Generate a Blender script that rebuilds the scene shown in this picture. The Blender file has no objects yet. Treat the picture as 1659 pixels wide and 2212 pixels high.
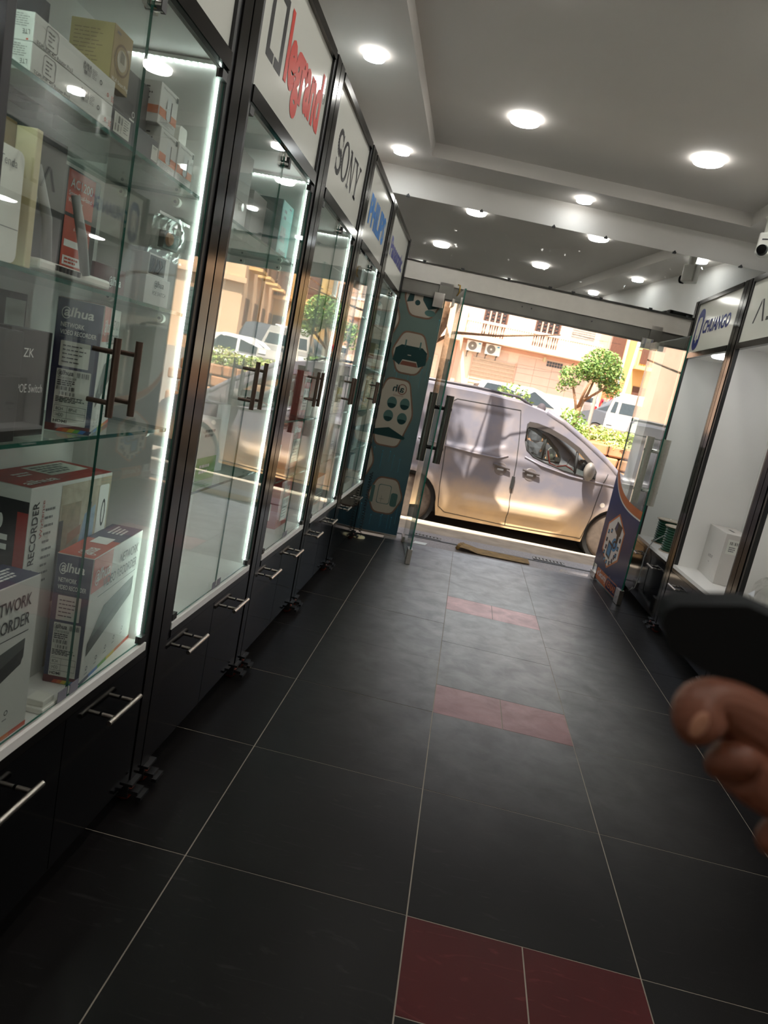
import bpy, bmesh, math, random
from mathutils import Matrix, Vector
random.seed(7)
SC = bpy.context.scene
COL = SC.collection
PI = math.pi
def rad(d): return d * PI / 180.0

# ------------------------------------------------------------------ camera, world, sun, exposure
CAM_POS = Vector((-0.12039, -1.62250, 1.31521))
RIGHT = Vector((0.9727176, 0.1231447, 0.1966110))
DOWN = Vector((0.2148033, -0.1579331, -0.9638032))
FWD = Vector((-0.0876359, 0.9797410, -0.1800762))
cd = bpy.data.cameras.new('camera')
cam = bpy.data.objects.new('camera', cd); COL.objects.link(cam)
m = Matrix.Identity(4)
for i in range(3):
    m[i][0] = RIGHT[i]; m[i][1] = -DOWN[i]; m[i][2] = -FWD[i]; m[i][3] = CAM_POS[i]
cam.matrix_world = m
cd.sensor_fit = 'VERTICAL'; cd.sensor_height = 36.0
cd.lens = 1525.35 * 36.0 / 2212.0
cd.clip_start = 0.02; cd.clip_end = 300
cd.dof.use_dof = True; cd.dof.focus_distance = 2.2; cd.dof.aperture_fstop = 8.0
SC.camera = cam

wd = bpy.data.worlds.new('sky'); SC.world = wd; wd.use_nodes = True
nt = wd.node_tree; nt.nodes.clear()
sky = nt.nodes.new('ShaderNodeTexSky'); sky.sky_type = 'NISHITA'
sky.sun_disc = False; sky.sun_elevation = rad(57); sky.sun_rotation = rad(195)
sky.air_density = 1.0; sky.dust_density = 2.0; sky.ozone_density = 1.0
bgn = nt.nodes.new('ShaderNodeBackground'); bgn.inputs['Strength'].default_value = 0.19
outn = nt.nodes.new('ShaderNodeOutputWorld')
hs = nt.nodes.new('ShaderNodeHueSaturation'); hs.inputs['Saturation'].default_value = .4
nt.links.new(sky.outputs[0], hs.inputs['Color']); nt.links.new(hs.outputs[0], bgn.inputs[0]); nt.links.new(bgn.outputs[0], outn.inputs[0])

sl = bpy.data.lights.new('sun', 'SUN'); sl.energy = 9.0; sl.angle = rad(0.9); sl.color = (1.0, 0.93, 0.82)
sun = bpy.data.objects.new('sun', sl); COL.objects.link(sun)
SUN_DIR = Vector((0.20, 0.42, -0.885)).normalized()      # travel direction of the light
sun.rotation_euler = SUN_DIR.to_track_quat('-Z', 'Y').to_euler()

vs = SC.view_settings
vs.view_transform = 'Standard'; vs.look = 'None'; vs.gamma = 1.0; vs.use_curve_mapping = False
vs.exposure = 1.0
cy = SC.cycles
cy.max_bounces = 10; cy.diffuse_bounces = 4; cy.glossy_bounces = 6; cy.transmission_bounces = 6
cy.transparent_max_bounces = 28; cy.caustics_reflective = False; cy.caustics_refractive = False
cy.sample_clamp_indirect = 6.0; cy.blur_glossy = 0.3

LAMP_CEIL = 52.0; LAMP_RECESS = 30.0; LED_V = 11.0; LED_T = 6.0; SPOT = 18.0

# ------------------------------------------------------------------ helpers
def srgb(h):
    h = h.lstrip('#')
    r = []
    for i in (0, 2, 4):
        v = int(h[i:i + 2], 16) / 255.0
        r.append(v / 12.92 if v <= 0.04045 else ((v + 0.055) / 1.055) ** 2.4)
    return tuple(r)

MATS = {}
def mat(name, col='#808080', rough=0.5, metal=0.0, var=0.08, scale=14.0, bump=0.0, spec=0.5, emit=0.0, emcol=None, rvar=0.0, coat=0.0):
    if name in MATS: return MATS[name]
    c = srgb(col) if isinstance(col, str) else col
    M = bpy.data.materials.new(name); M.use_nodes = True
    t = M.node_tree; b = t.nodes['Principled BSDF']
    b.inputs['Roughness'].default_value = rough; b.inputs['Metallic'].default_value = metal
    b.inputs['Specular IOR Level'].default_value = spec
    if coat: b.inputs['Coat Weight'].default_value = coat
    tc = t.nodes.new('ShaderNodeTexCoord')
    nz = t.nodes.new('ShaderNodeTexNoise'); nz.inputs['Scale'].default_value = scale; nz.inputs['Detail'].default_value = 4.0
    t.links.new(tc.outputs['Object'], nz.inputs['Vector'])
    rp = t.nodes.new('ShaderNodeValToRGB')
    rp.color_ramp.elements[0].position = 0.3; rp.color_ramp.elements[1].position = 0.7
    rp.color_ramp.elements[0].color = tuple(max(0, x * (1 - var)) for x in c) + (1,)
    rp.color_ramp.elements[1].color = tuple(min(1, x * (1 + var)) for x in c) + (1,)
    t.links.new(nz.outputs['Fac'], rp.inputs['Fac']); t.links.new(rp.outputs['Color'], b.inputs['Base Color'])
    if rvar:
        mr = t.nodes.new('ShaderNodeMapRange')
        mr.inputs['To Min'].default_value = rough - rvar; mr.inputs['To Max'].default_value = rough + rvar
        t.links.new(nz.outputs['Fac'], mr.inputs['Value']); t.links.new(mr.outputs[0], b.inputs['Roughness'])
    if bump:
        bp = t.nodes.new('ShaderNodeBump'); bp.inputs['Strength'].default_value = bump; bp.inputs['Distance'].default_value = 0.01
        t.links.new(nz.outputs['Fac'], bp.inputs['Height']); t.links.new(bp.outputs[0], b.inputs['Normal'])
    if emit:
        b.inputs['Emission Color'].default_value = tuple(emcol or (1, 1, 1)) + (1,)
        b.inputs['Emission Strength'].default_value = emit
    MATS[name] = M
    return M

def glass(name, tint=(0.93, 0.97, 0.95), ior=1.5, rough=0.0, dirt=0.0):
    """thin architectural pane: Fresnel mix of clear transmission and sharp reflection"""
    if name in MATS: return MATS[name]
    M = bpy.data.materials.new(name); M.use_nodes = True
    t = M.node_tree; t.nodes.clear()
    o = t.nodes.new('ShaderNodeOutputMaterial'); mx = t.nodes.new('ShaderNodeMixShader')
    tr = t.nodes.new('ShaderNodeBsdfTransparent'); tr.inputs[0].default_value = tint + (1,)
    gl = t.nodes.new('ShaderNodeBsdfGlossy'); gl.inputs['Roughness'].default_value = rough
    gl.inputs['Color'].default_value = (1, 1, 1, 1)
    fr = t.nodes.new('ShaderNodeFresnel')
    ge = t.nodes.new('ShaderNodeNewGeometry'); mr = t.nodes.new('ShaderNodeMapRange')
    mr.inputs['To Min'].default_value = ior; mr.inputs['To Max'].default_value = 1.0 / ior
    t.links.new(ge.outputs['Backfacing'], mr.inputs['Value']); t.links.new(mr.outputs[0], fr.inputs['IOR'])
    t.links.new(fr.outputs[0], mx.inputs[0]); t.links.new(tr.outputs[0], mx.inputs[1]); t.links.new(gl.outputs[0], mx.inputs[2])
    last = mx
    if dirt:
        tc = t.nodes.new('ShaderNodeTexCoord'); nz = t.nodes.new('ShaderNodeTexNoise')
        nz.inputs['Scale'].default_value = 9.0; nz.inputs['Detail'].default_value = 6.0
        t.links.new(tc.outputs['Object'], nz.inputs['Vector'])
        m2 = t.nodes.new('ShaderNodeMapRange'); m2.inputs['From Min'].default_value = 0.55; m2.inputs['From Max'].default_value = 0.8
        m2.inputs['To Max'].default_value = dirt
        t.links.new(nz.outputs['Fac'], m2.inputs['Value'])
        df = t.nodes.new('ShaderNodeBsdfDiffuse'); df.inputs[0].default_value = (.7, .7, .68, 1)
        m3 = t.nodes.new('ShaderNodeMixShader')
        t.links.new(m2.outputs[0], m3.inputs[0]); t.links.new(mx.outputs[0], m3.inputs[1]); t.links.new(df.outputs[0], m3.inputs[2])
        last = m3
    t.links.new(last.outputs[0], o.inputs[0])
    MATS[name] = M
    return M

def emis(name, col, strength):
    if name in MATS: return MATS[name]
    M = bpy.data.materials.new(name); M.use_nodes = True
    t = M.node_tree; t.nodes.clear()
    o = t.nodes.new('ShaderNodeOutputMaterial'); e = t.nodes.new('ShaderNodeEmission')
    e.inputs[0].default_value = tuple(col) + (1,); e.inputs[1].default_value = strength
    t.links.new(e.outputs[0], o.inputs[0]); MATS[name] = M
    return M

def link(name, me, parent=None, mats=()):
    o = bpy.data.objects.new(name, me); COL.objects.link(o)
    for mm in mats: me.materials.append(mm)
    if parent is not None: o.parent = parent
    return o

class MB:
    """collects shapes into one mesh, with a material slot per shape"""
    def __init__(s): s.v = []; s.f = []; s.mi = []; s.mats = []; s.sm = []
    def slot(s, mm):
        if mm not in s.mats: s.mats.append(mm)
        return s.mats.index(mm)
    def add(s, vs, fs, mm, smooth=False):
        b = len(s.v); k = s.slot(mm)
        s.v += [tuple(x) for x in vs]
        for f in fs: s.f.append([i + b for i in f]); s.mi.append(k); s.sm.append(smooth)
        return s
    def box(s, x, y, z, mm, M=None):
        vs = [Vector((a, b, c)) for c in z for b in y for a in x]
        if M is not None: vs = [M @ v for v in vs]
        return s.add(vs, [(0, 2, 3, 1), (4, 5, 7, 6), (0, 1, 5, 4), (2, 6, 7, 3), (0, 4, 6, 2), (1, 3, 7, 5)], mm)
    def cyl(s, p, q, r, mm, n=12, r2=None, cap=True, smooth=True):
        p = Vector(p); q = Vector(q); r2 = r if r2 is None else r2
        d = (q - p); L = d.length
        if L < 1e-9: return s
        d /= L
        a = d.orthogonal().normalized(); b = d.cross(a)
        vs = []
        for c, rr in ((p, r), (q, r2)):
            for i in range(n):
                t = 2 * PI * i / n; vs.append(c + (a * math.cos(t) + b * math.sin(t)) * rr)
        fs = [(i, (i + 1) % n, n + (i + 1) % n, n + i) for i in range(n)]
        s.add(vs, fs, mm, smooth)
        if cap: s.add(vs, [tuple(range(n - 1, -1, -1)), tuple(range(n, 2 * n))], mm)
        return s
    def tube(s, pts, r, mm, n=8, smooth=True):
        pts = [Vector(p) for p in pts]; rs = r if isinstance(r, (list, tuple)) else [r] * len(pts)
        vs = []; prev = None
        for i, p in enumerate(pts):
            d = (pts[min(i + 1, len(pts) - 1)] - pts[max(i - 1, 0)]).normalized()
            a = d.orthogonal().normalized() if prev is None else (prev - d * prev.dot(d)).normalized()
            prev = a; b = d.cross(a)
            for k in range(n):
                t = 2 * PI * k / n; vs.append(p + (a * math.cos(t) + b * math.sin(t)) * rs[i])
        fs = []
        for i in range(len(pts) - 1):
            for k in range(n):
                fs.append((i * n + k, i * n + (k + 1) % n, (i + 1) * n + (k + 1) % n, (i + 1) * n + k))
        fs += [tuple(range(n - 1, -1, -1)), tuple(range((len(pts) - 1) * n, len(pts) * n))]
        return s.add(vs, fs, mm, smooth)
    def lathe(s, prof, c, mm, n=20, axis='z', smooth=True):
        c = Vector(c); vs = []
        for r, h in prof:
            for i in range(n):
                t = 2 * PI * i / n
                o = {'z': (r * math.cos(t), r * math.sin(t), h), 'x': (h, r * math.cos(t), r * math.sin(t)), 'y': (r * math.sin(t), h, r * math.cos(t))}[axis]
                vs.append(c + Vector(o))
        fs = []
        for j in range(len(prof) - 1):
            for i in range(n):
                fs.append((j * n + i, j * n + (i + 1) % n, (j + 1) * n + (i + 1) % n, (j + 1) * n + i))
        s.add(vs, fs, mm, smooth)
        L = len(prof)
        s.add([vs[i] for i in range(n)], [tuple(range(n - 1, -1, -1))], mm)
        s.add([vs[(L - 1) * n + i] for i in range(n)], [tuple(range(n))], mm)
        return s
    def prism(s, poly, z0, z1, mm, M=None, caps=True):
        """poly in (x,y), extruded along z; M maps to place"""
        n = len(poly)
        vs = [Vector((p[0], p[1], z0)) for p in poly] + [Vector((p[0], p[1], z1)) for p in poly]
        if M is not None: vs = [M @ v for v in vs]
        fs = [(i, (i + 1) % n, n + (i + 1) % n, n + i) for i in range(n)]
        if caps: fs += [tuple(range(n - 1, -1, -1)), tuple(range(n, 2 * n))]
        return s.add(vs, fs, mm)
    def quad(s, a, b, c, d, mm): return s.add([a, b, c, d], [(0, 1, 2, 3)], mm)
    def build(s, name, parent=None, bevel=0.0, autosmooth=False):
        me = bpy.data.meshes.new(name); me.from_pydata(s.v, [], s.f)
        for i, p in enumerate(me.polygons):
            p.material_index = s.mi[i]; p.use_smooth = s.sm[i]
        me.update()
        o = link(name, me, parent, s.mats)
        if bevel:
            md = o.modifiers.new('bevel', 'BEVEL'); md.width = bevel; md.segments = 2; md.limit_method = 'ANGLE'
        return o

def tag(o, label, cat, group=None):
    o['label'] = label; o['category'] = cat
    if group: o['group'] = group
    return o
def thing(name, label, cat, loc=(0, 0, 0), rz=0.0, group=None):
    o = bpy.data.objects.new(name, None); COL.objects.link(o)
    o.empty_display_size = 0.1; o.location = loc; o.rotation_euler = (0, 0, rz)
    return tag(o, label, cat, group)
def struct(o): o['kind'] = 'structure'; return o
def sempty(name, loc=(0, 0, 0), rz=0.0):
    o = bpy.data.objects.new(name, None); COL.objects.link(o); o.location = loc; o.rotation_euler = (0, 0, rz)
    return struct(o)
def copy_tree(o, parent=None):
    kids = list(o.children)
    c = o.copy(); COL.objects.link(c)
    if parent is not None: c.parent = parent
    for k in kids: copy_tree(k, c)
    return c

# flat print: text and marks on a face given by (O, U, V, N)
_TX = {}
def text_shape(body, bold=0.0, space=1.0, shear=0.0):
    k = (body, bold, space, shear)
    if k in _TX: return _TX[k]
    cu = bpy.data.curves.new('txt', 'FONT'); cu.body = body; cu.size = 1.0; cu.resolution_u = 3
    cu.offset = bold; cu.space_character = space; cu.shear = shear; cu.fill_mode = 'FRONT'
    ob = bpy.data.objects.new('txt', cu); COL.objects.link(ob)
    bpy.context.view_layer.update()
    me = bpy.data.meshes.new_from_object(ob.evaluated_get(bpy.context.evaluated_depsgraph_get()))
    vs = [(v.co.x, v.co.y) for v in me.vertices]; fs = [tuple(p.vertices) for p in me.polygons]
    COL.objects.unlink(ob); bpy.data.objects.remove(ob); bpy.data.curves.remove(cu); bpy.data.meshes.remove(me)
    xs = [a for a, b in vs] or [0, 1]; ys = [b for a, b in vs] or [0, 1]
    x0, x1, y0, y1 = min(xs), max(xs), min(ys), max(ys)
    vs = [((a - x0) / max(x1 - x0, 1e-6), (b - y0) / max(y1 - y0, 1e-6)) for a, b in vs]
    _TX[k] = (vs, fs); return _TX[k]

class Face:
    def __init__(s, O, U, V):
        s.O = Vector(O); s.U = Vector(U).normalized(); s.V = Vector(V).normalized(); s.N = s.U.cross(s.V)
    def p(s, u, v, e=0.0): return s.O + s.U * u + s.V * v + s.N * e
EPS = 0.0007
def pr_quad(mb, F, r, mm, e=EPS): return mb.add([F.p(r[0], r[1], e), F.p(r[2], r[1], e), F.p(r[2], r[3], e), F.p(r[0], r[3], e)], [(0, 1, 2, 3)], mm)
def pr_poly(mb, F, pts, mm, e=EPS): return mb.add([F.p(a, b, e) for a, b in pts], [tuple(range(len(pts)))], mm)
def pr_ring(mb, F, outer, inner, mm, e=EPS):
    n = len(outer)
    return mb.add([F.p(a, b, e) for a, b in outer] + [F.p(a, b, e) for a, b in inner], [(i, (i + 1) % n, n + (i + 1) % n, n + i) for i in range(n)], mm)
def pr_text(mb, F, r, body, mm, e=2 * EPS, bold=0.0, flip=False, rot=0, space=1.0, shear=0.0):
    vs, fs = text_shape(body, bold, space, shear)
    w = r[2] - r[0]; h = r[3] - r[1]; P = []
    for a, b in vs:
        if flip: a = 1 - a
        if rot == 90: a, b = 1 - b, a
        elif rot == 180: a, b = 1 - a, 1 - b
        elif rot == 270: a, b = b, 1 - a
        P.append(F.p(r[0] + a * w, r[1] + b * h, e))
    if flip: fs = [tuple(reversed(f)) for f in fs]
    return mb.add(P, fs, mm)
def pr_bars(mb, F, r, mm, n=22, e=2 * EPS, seed=1):
    rr = random.Random(seed); w = (r[2] - r[0]) / n
    for i in range(n):
        if rr.random() < 0.62:
            pr_quad(mb, F, (r[0] + i * w, r[1], r[0] + i * w + w * rr.uniform(.35, .9), r[3]), mm, e)
    return mb
def pr_lines(mb, F, r, mm, n=4, e=2 * EPS, seed=1, fill=0.55, words=5):
    """small print too fine to read: rows of short dashes"""
    rr = random.Random(seed); hh = (r[3] - r[1]) / n
    for i in range(n):
        y0 = r[1] + i * hh + hh * (1 - fill) / 2; x = r[0]; end = r[0] + (r[2] - r[0]) * rr.uniform(.6, 1.0)
        L = (r[2] - r[0]) / words
        while x < end - L * .2:
            l = min(L * rr.uniform(.4, 1.1), end - x); pr_quad(mb, F, (x, y0, x + l, y0 + hh * fill), mm, e); x += l + L * .14
    return mb
def circ(cx, cy, r, n=24, ry=None, a0=0.0, a1=2 * PI):
    ry = r if ry is None else ry
    return [(cx + r * math.cos(a0 + (a1 - a0) * i / n), cy + ry * math.sin(a0 + (a1 - a0) * i / n)) for i in range(n)]
def rrect(x0, y0, x1, y1, r, n=4):
    out = []
    for cx, cy, a in ((x1 - r, y1 - r, 0), (x0 + r, y1 - r, 90), (x0 + r, y0 + r, 180), (x1 - r, y0 + r, 270)):
        for i in range(n + 1):
            t = rad(a + 90.0 * i / n); out.append((cx + r * math.cos(t), cy + r * math.sin(t)))
    return out

# ------------------------------------------------------------------ shared materials
WHITE = mat('white_melamine', '#e6e4e1', .35, var=.02, scale=3)
WALLP = mat('white_wall_paint', '#d6d2cc', .8, var=.03, scale=2, bump=.03)
CEILP = mat('white_ceiling_paint', '#cfcac4', .75, var=.03, scale=1.5)
BLACKP = mat('black_lacquered_profile', '#0b0908', .14, var=.15, scale=6, spec=.22)
BLACKG = mat('black_gloss_drawer', '#070708', .08, var=.15, scale=4, spec=.18)
BLACKM = mat('black_matte_plastic', '#0c0c0d', .45, var=.2, scale=30)
STEEL = mat('brushed_steel', '#b9b3aa', .28, 1.0, var=.08, scale=60)
CHROME = mat('polished_chrome', '#d8d6d2', .08, 1.0, var=.04)
BRONZE = mat('dark_bronze_tube', '#5a4a42', .3, .9, var=.1, scale=40)
CLEAR = glass('cabinet_door_glass', (0.965, 0.985, 0.975), 1.62)
SHELFG = glass('shelf_glass', (0.90, 0.96, 0.93), 1.5)
DOORG = glass('door_glass', (0.90, 0.95, 0.93), 1.55, dirt=.06)
GEDGE = mat('green_glass_edge', '#1f5a4c', .15, var=.2, scale=20, spec=.6)
SIGNW = mat('white_sign_acrylic', '#d6d7cf', .1, var=.02, scale=2, spec=.3)
RUBBER = mat('black_rubber', '#121212', .7, var=.2, scale=30)
INK = mat('black_ink', '#161616', .5, var=.1)
INKG = mat('grey_ink', '#6b6b6b', .5, var=.1)
PAPER = mat('white_label_paper', '#d8d8cf', .6, var=.02)
PWHITE = mat('white_ink', '#e4e4e0', .5, var=.02)
# ------------------------------------------------------------------ the shop shell
def floor_mat(name, base, light, rough):
    M = bpy.data.materials.new(name); M.use_nodes = True
    t = M.node_tree; b = t.nodes['Principled BSDF']
    ge = t.nodes.new('ShaderNodeNewGeometry')
    n1 = t.nodes.new('ShaderNodeTexNoise'); n1.inputs['Scale'].default_value = 2.2; n1.inputs['Detail'].default_value = 7
    n2 = t.nodes.new('ShaderNodeTexNoise'); n2.inputs['Scale'].default_value = 5.0; n2.inputs['Detail'].default_value = 9; n2.inputs['Distortion'].default_value = 2.5
    mp = t.nodes.new('ShaderNodeMapping'); mp.inputs['Scale'].default_value = (1.0, 4.5, 1.0); mp.inputs['Rotation'].default_value = (0, 0, .5)
    t.links.new(ge.outputs['Position'], n1.inputs['Vector']); t.links.new(ge.outputs['Position'], mp.inputs[0]); t.links.new(mp.outputs[0], n2.inputs['Vector'])
    r1 = t.nodes.new('ShaderNodeValToRGB'); r1.color_ramp.elements[0].position = .35; r1.color_ramp.elements[1].position = .7
    r1.color_ramp.elements[0].color = base + (1,); r1.color_ramp.elements[1].color = light + (1,)
    t.links.new(n1.outputs['Fac'], r1.inputs[0])
    r2 = t.nodes.new('ShaderNodeValToRGB'); r2.color_ramp.elements[0].position = .6; r2.color_ramp.elements[1].position = .75
    r2.color_ramp.elements[0].color = (0, 0, 0, 1); r2.color_ramp.elements[1].color = (.5, .5, .5, 1)
    t.links.new(n2.outputs['Fac'], r2.inputs[0])
    mx = t.nodes.new('ShaderNodeMix'); mx.data_type = 'RGBA'
    mx.inputs['B'].default_value = tuple(min(1, x * 2.2 + .012) for x in light) + (1,)
    t.links.new(r2.outputs[0], mx.inputs['Factor']); t.links.new(r1.outputs[0], mx.inputs['A'])
    # scuffed pale dust and the door's daylight sheen, painted down the middle aisle
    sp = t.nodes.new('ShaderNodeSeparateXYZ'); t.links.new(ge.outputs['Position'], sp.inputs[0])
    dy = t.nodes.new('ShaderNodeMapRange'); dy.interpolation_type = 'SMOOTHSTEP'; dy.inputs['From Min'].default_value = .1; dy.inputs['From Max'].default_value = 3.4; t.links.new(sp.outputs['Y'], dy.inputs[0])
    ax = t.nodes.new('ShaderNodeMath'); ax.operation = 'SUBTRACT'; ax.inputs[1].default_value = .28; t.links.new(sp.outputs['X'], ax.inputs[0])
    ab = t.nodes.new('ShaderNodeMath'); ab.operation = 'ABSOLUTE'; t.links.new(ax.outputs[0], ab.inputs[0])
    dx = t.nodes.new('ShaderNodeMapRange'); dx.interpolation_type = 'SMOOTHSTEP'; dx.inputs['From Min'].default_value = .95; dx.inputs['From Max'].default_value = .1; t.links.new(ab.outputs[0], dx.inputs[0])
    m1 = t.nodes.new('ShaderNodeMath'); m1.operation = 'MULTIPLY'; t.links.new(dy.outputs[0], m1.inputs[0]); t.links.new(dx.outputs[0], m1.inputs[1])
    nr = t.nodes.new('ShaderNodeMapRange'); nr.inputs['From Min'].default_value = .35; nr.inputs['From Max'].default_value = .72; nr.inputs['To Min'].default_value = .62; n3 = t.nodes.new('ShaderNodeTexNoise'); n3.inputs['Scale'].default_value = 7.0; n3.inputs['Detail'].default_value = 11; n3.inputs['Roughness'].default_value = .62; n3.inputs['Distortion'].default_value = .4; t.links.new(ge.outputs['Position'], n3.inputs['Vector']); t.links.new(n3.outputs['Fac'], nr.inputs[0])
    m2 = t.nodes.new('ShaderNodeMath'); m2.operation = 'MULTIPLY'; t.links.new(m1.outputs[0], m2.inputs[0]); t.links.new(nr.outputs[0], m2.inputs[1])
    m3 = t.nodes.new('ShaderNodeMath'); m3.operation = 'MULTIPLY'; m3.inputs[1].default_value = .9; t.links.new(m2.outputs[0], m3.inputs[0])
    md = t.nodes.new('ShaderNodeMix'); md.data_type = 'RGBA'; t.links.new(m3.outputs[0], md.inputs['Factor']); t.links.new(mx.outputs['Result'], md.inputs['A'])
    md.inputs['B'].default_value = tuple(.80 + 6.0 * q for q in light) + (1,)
    t.links.new(md.outputs['Result'], b.inputs['Base Color'])
    mr = t.nodes.new('ShaderNodeMapRange'); mr.inputs['To Min'].default_value = rough - .06; mr.inputs['To Max'].default_value = rough + .12
    t.links.new(n2.outputs['Fac'], mr.inputs[0]); t.links.new(mr.outputs[0], b.inputs['Roughness'])
    b.inputs['Specular IOR Level'].default_value = .10; b.inputs['Sheen Weight'].default_value = .07; b.inputs['Sheen Roughness'].default_value = .35; b.inputs['Sheen Tint'].default_value = (1, .96, .93, 1)
    bp = t.nodes.new('ShaderNodeBump'); bp.inputs['Strength'].default_value = .03; bp.inputs['Distance'].default_value = .002
    t.links.new(n1.outputs['Fac'], bp.inputs['Height']); t.links.new(bp.outputs[0], b.inputs['Normal'])
    MATS[name] = M
    return M
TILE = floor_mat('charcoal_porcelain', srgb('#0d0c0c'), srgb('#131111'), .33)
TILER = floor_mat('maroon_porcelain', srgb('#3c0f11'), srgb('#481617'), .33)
GROUT = mat('grey_grout', '#8d8478', .9, var=.15, scale=8)

WXL, WXR, WYB = -1.28, 2.08, -3.3          # side walls and back wall
FA = rad(8.0)                               # the shop front runs at a slight angle
F0 = Vector((-0.5, 4.47, 0.0))
FU = Vector((math.cos(FA), math.sin(FA), 0)); FN = Vector((math.sin(FA), -math.cos(FA), 0))   # along the front, and into the shop
def fy(x): return F0.y + (x - F0.x) * math.tan(FA)
def l1(x): return 4.40 + 0.11 * x           # end of the tiles

floor = MB().prism([(WXL, WYB), (WXR, WYB), (WXR, l1(WXR)), (WXL, l1(WXL))], -.12, -.0012, GROUT).build('floor'); struct(floor)
def tile_mesh(w, d, mm, far=None):
    g = .0018
    poly = [(g, g), (w - g, g), (w - g, (d if far is None else far[1]) - g), (g, (d if far is None else far[0]) - g)]
    mb = MB().prism(poly, -.012, 0, mm)
    me = bpy.data.meshes.new('tile'); me.from_pydata(mb.v, [], mb.f); me.materials.append(mm)
    return me
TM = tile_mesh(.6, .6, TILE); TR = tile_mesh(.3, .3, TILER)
def put_tile(me, x, y):
    o = bpy.data.objects.new('tile', me); COL.objects.link(o); o.parent = floor; o.location = (x, y, random.uniform(-.0006, .0004))
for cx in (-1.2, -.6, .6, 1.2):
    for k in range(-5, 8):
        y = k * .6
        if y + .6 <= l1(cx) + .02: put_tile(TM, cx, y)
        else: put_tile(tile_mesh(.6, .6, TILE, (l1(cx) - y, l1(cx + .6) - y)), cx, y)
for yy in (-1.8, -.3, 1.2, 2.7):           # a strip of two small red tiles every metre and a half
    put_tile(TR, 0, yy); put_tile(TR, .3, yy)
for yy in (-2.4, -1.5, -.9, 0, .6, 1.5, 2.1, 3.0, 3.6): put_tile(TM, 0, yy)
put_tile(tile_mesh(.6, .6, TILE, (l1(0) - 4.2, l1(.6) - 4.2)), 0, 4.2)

# walls
wl = MB().box((WXL - .15, WXL), (WYB, fy(WXL)), (0, 3.25), WALLP).build('wall_left'); struct(wl)
wr = MB().box((WXR, WXR + .15), (WYB, fy(WXR)), (0, 3.25), WALLP).build('wall_right'); struct(wr)
wb = MB().box((WXL, WXR), (WYB - .15, WYB), (0, 3.25), WALLP).build('wall_back'); struct(wb)

# ceiling: a lower border round a shallow recess
HB, HR = 3.0, 3.1
rec = [(-.80, -2.6), (1.67, -2.6), (1.67, 4.38), (-.80, 4.02)]
out = [(WXL, WYB), (WXR, WYB), (WXR, fy(WXR)), (WXL, fy(WXL))]
ceil = MB()
for i in range(4):
    j = (i + 1) % 4
    ceil.add([out[i] + (HB,), out[j] + (HB,), rec[j] + (HB,), rec[i] + (HB,)], [(3, 2, 1, 0)], CEILP)
    ceil.add([rec[i] + (HB,), rec[j] + (HB,), rec[j] + (HR,), rec[i] + (HR,)], [(0, 1, 2, 3)], CEILP)
ceil.add([p + (HR,) for p in rec], [(3, 2, 1, 0)], CEILP)
ceil.prism(out, 3.26, 3.4, CEILP)
ceil = ceil.build('ceiling'); struct(ceil)

# ceiling lights: shallow white drums with glowing faces
LAMPG = mat('lamp_white_rim', '#e9e7e2', .4, var=.02, emit=7.5, emcol=(1, .98, .94))
def ceiling_light(x, y, z, r, glow, label, group):
    t = thing('ceiling_light', label, 'light', (x, y, z), 0, group)
    MB().lathe([(r, 0), (r, -.018), (r * .96, -.026)], (0, 0, 0), LAMPG, 28).build('rim', t)
    MB().lathe([(r * .93, -.0262), (r * .93, -.0275)], (0, 0, 0), glow, 28).build('diffuser', t)
    return t
GL_B = emis('border_lamp_glow', (.90, .97, 1.0), LAMP_CEIL)
GL_R = emis('recess_lamp_glow', (1.0, .97, .90), LAMP_RECESS)
GL_C = emis('cool_lamp_glow', (.72, .93, 1.0), LAMP_CEIL)
NTH = ['nearest the shop front', 'second from the shop front', 'third from the shop front', 'fourth from the shop front', 'fifth from the shop front']
for i, yy in enumerate((3.98, 2.48, .98, -.52)):
    ceiling_light(-1.03, yy, HB, .062, GL_C if i == 1 else GL_B, 'small round border lamp above the glass cabinets, ' + NTH[i], 'border lamps over the glass cabinets')
for i, yy in enumerate((3.9, 2.67, 1.5, .3)):
    ceiling_light(1.88, yy, HB, .062, GL_B, 'small round border lamp above the open shelves, ' + NTH[i], 'border lamps over the open shelves')
ceiling_light(.40, 4.40, HB, .062, emis('entrance_lamp_glow', (.90, .97, 1.0), 16.0), 'small round lamp in the ceiling border over the entrance', 'border lamps over the entrance')
for i, yy in enumerate((3.30, 1.66, .30, -1.0, -2.3)):
    ceiling_light(-.175, yy - .01, HR, .098, GL_R, 'large recess lamp of the row by the glass cabinets, ' + NTH[i], 'recess lamps')
    ceiling_light(1.03, yy + .15, HR, .098, GL_R, 'large recess lamp of the row by the open shelves, ' + NTH[i], 'recess lamps')

# front wall: white band above, cladding over the header, side piers; its own frame runs along the front
wf = sempty('wall_front', F0, FA)
u0, u1 = (WXL - F0.x) / math.cos(FA), (WXR - F0.x) / math.cos(FA)
MB().box((u0, u1), (0.0, .2), (2.16, 3.25), WALLP).build('upper_band', wf)
GREYMETAL = mat('grey_metal_header', '#6d6a63', .4, .5, var=.15, scale=5)
DARKMETAL = mat('dark_grey_metal', '#4a4843', .4, .6, var=.2, scale=8)
MB().box((u0, u1), (-.03, .2), (2.165, 2.30), mat('cream_header_board', '#c9c2b8', .5, var=.04)).build('header_board', wf)
MB().box((-.40, u1), (-.012, .06), (2.055, 2.165), GREYMETAL).build('header_beam', wf)
MB().box((-.40, u1), (-.02, -.012), (2.05, 2.065), DARKMETAL).build('header_lip', wf)
MB().cyl((-.40, -.02, 2.172), (u1, -.02, 2.172), .009, STEEL, 10).build('header_tube', wf)
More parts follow.
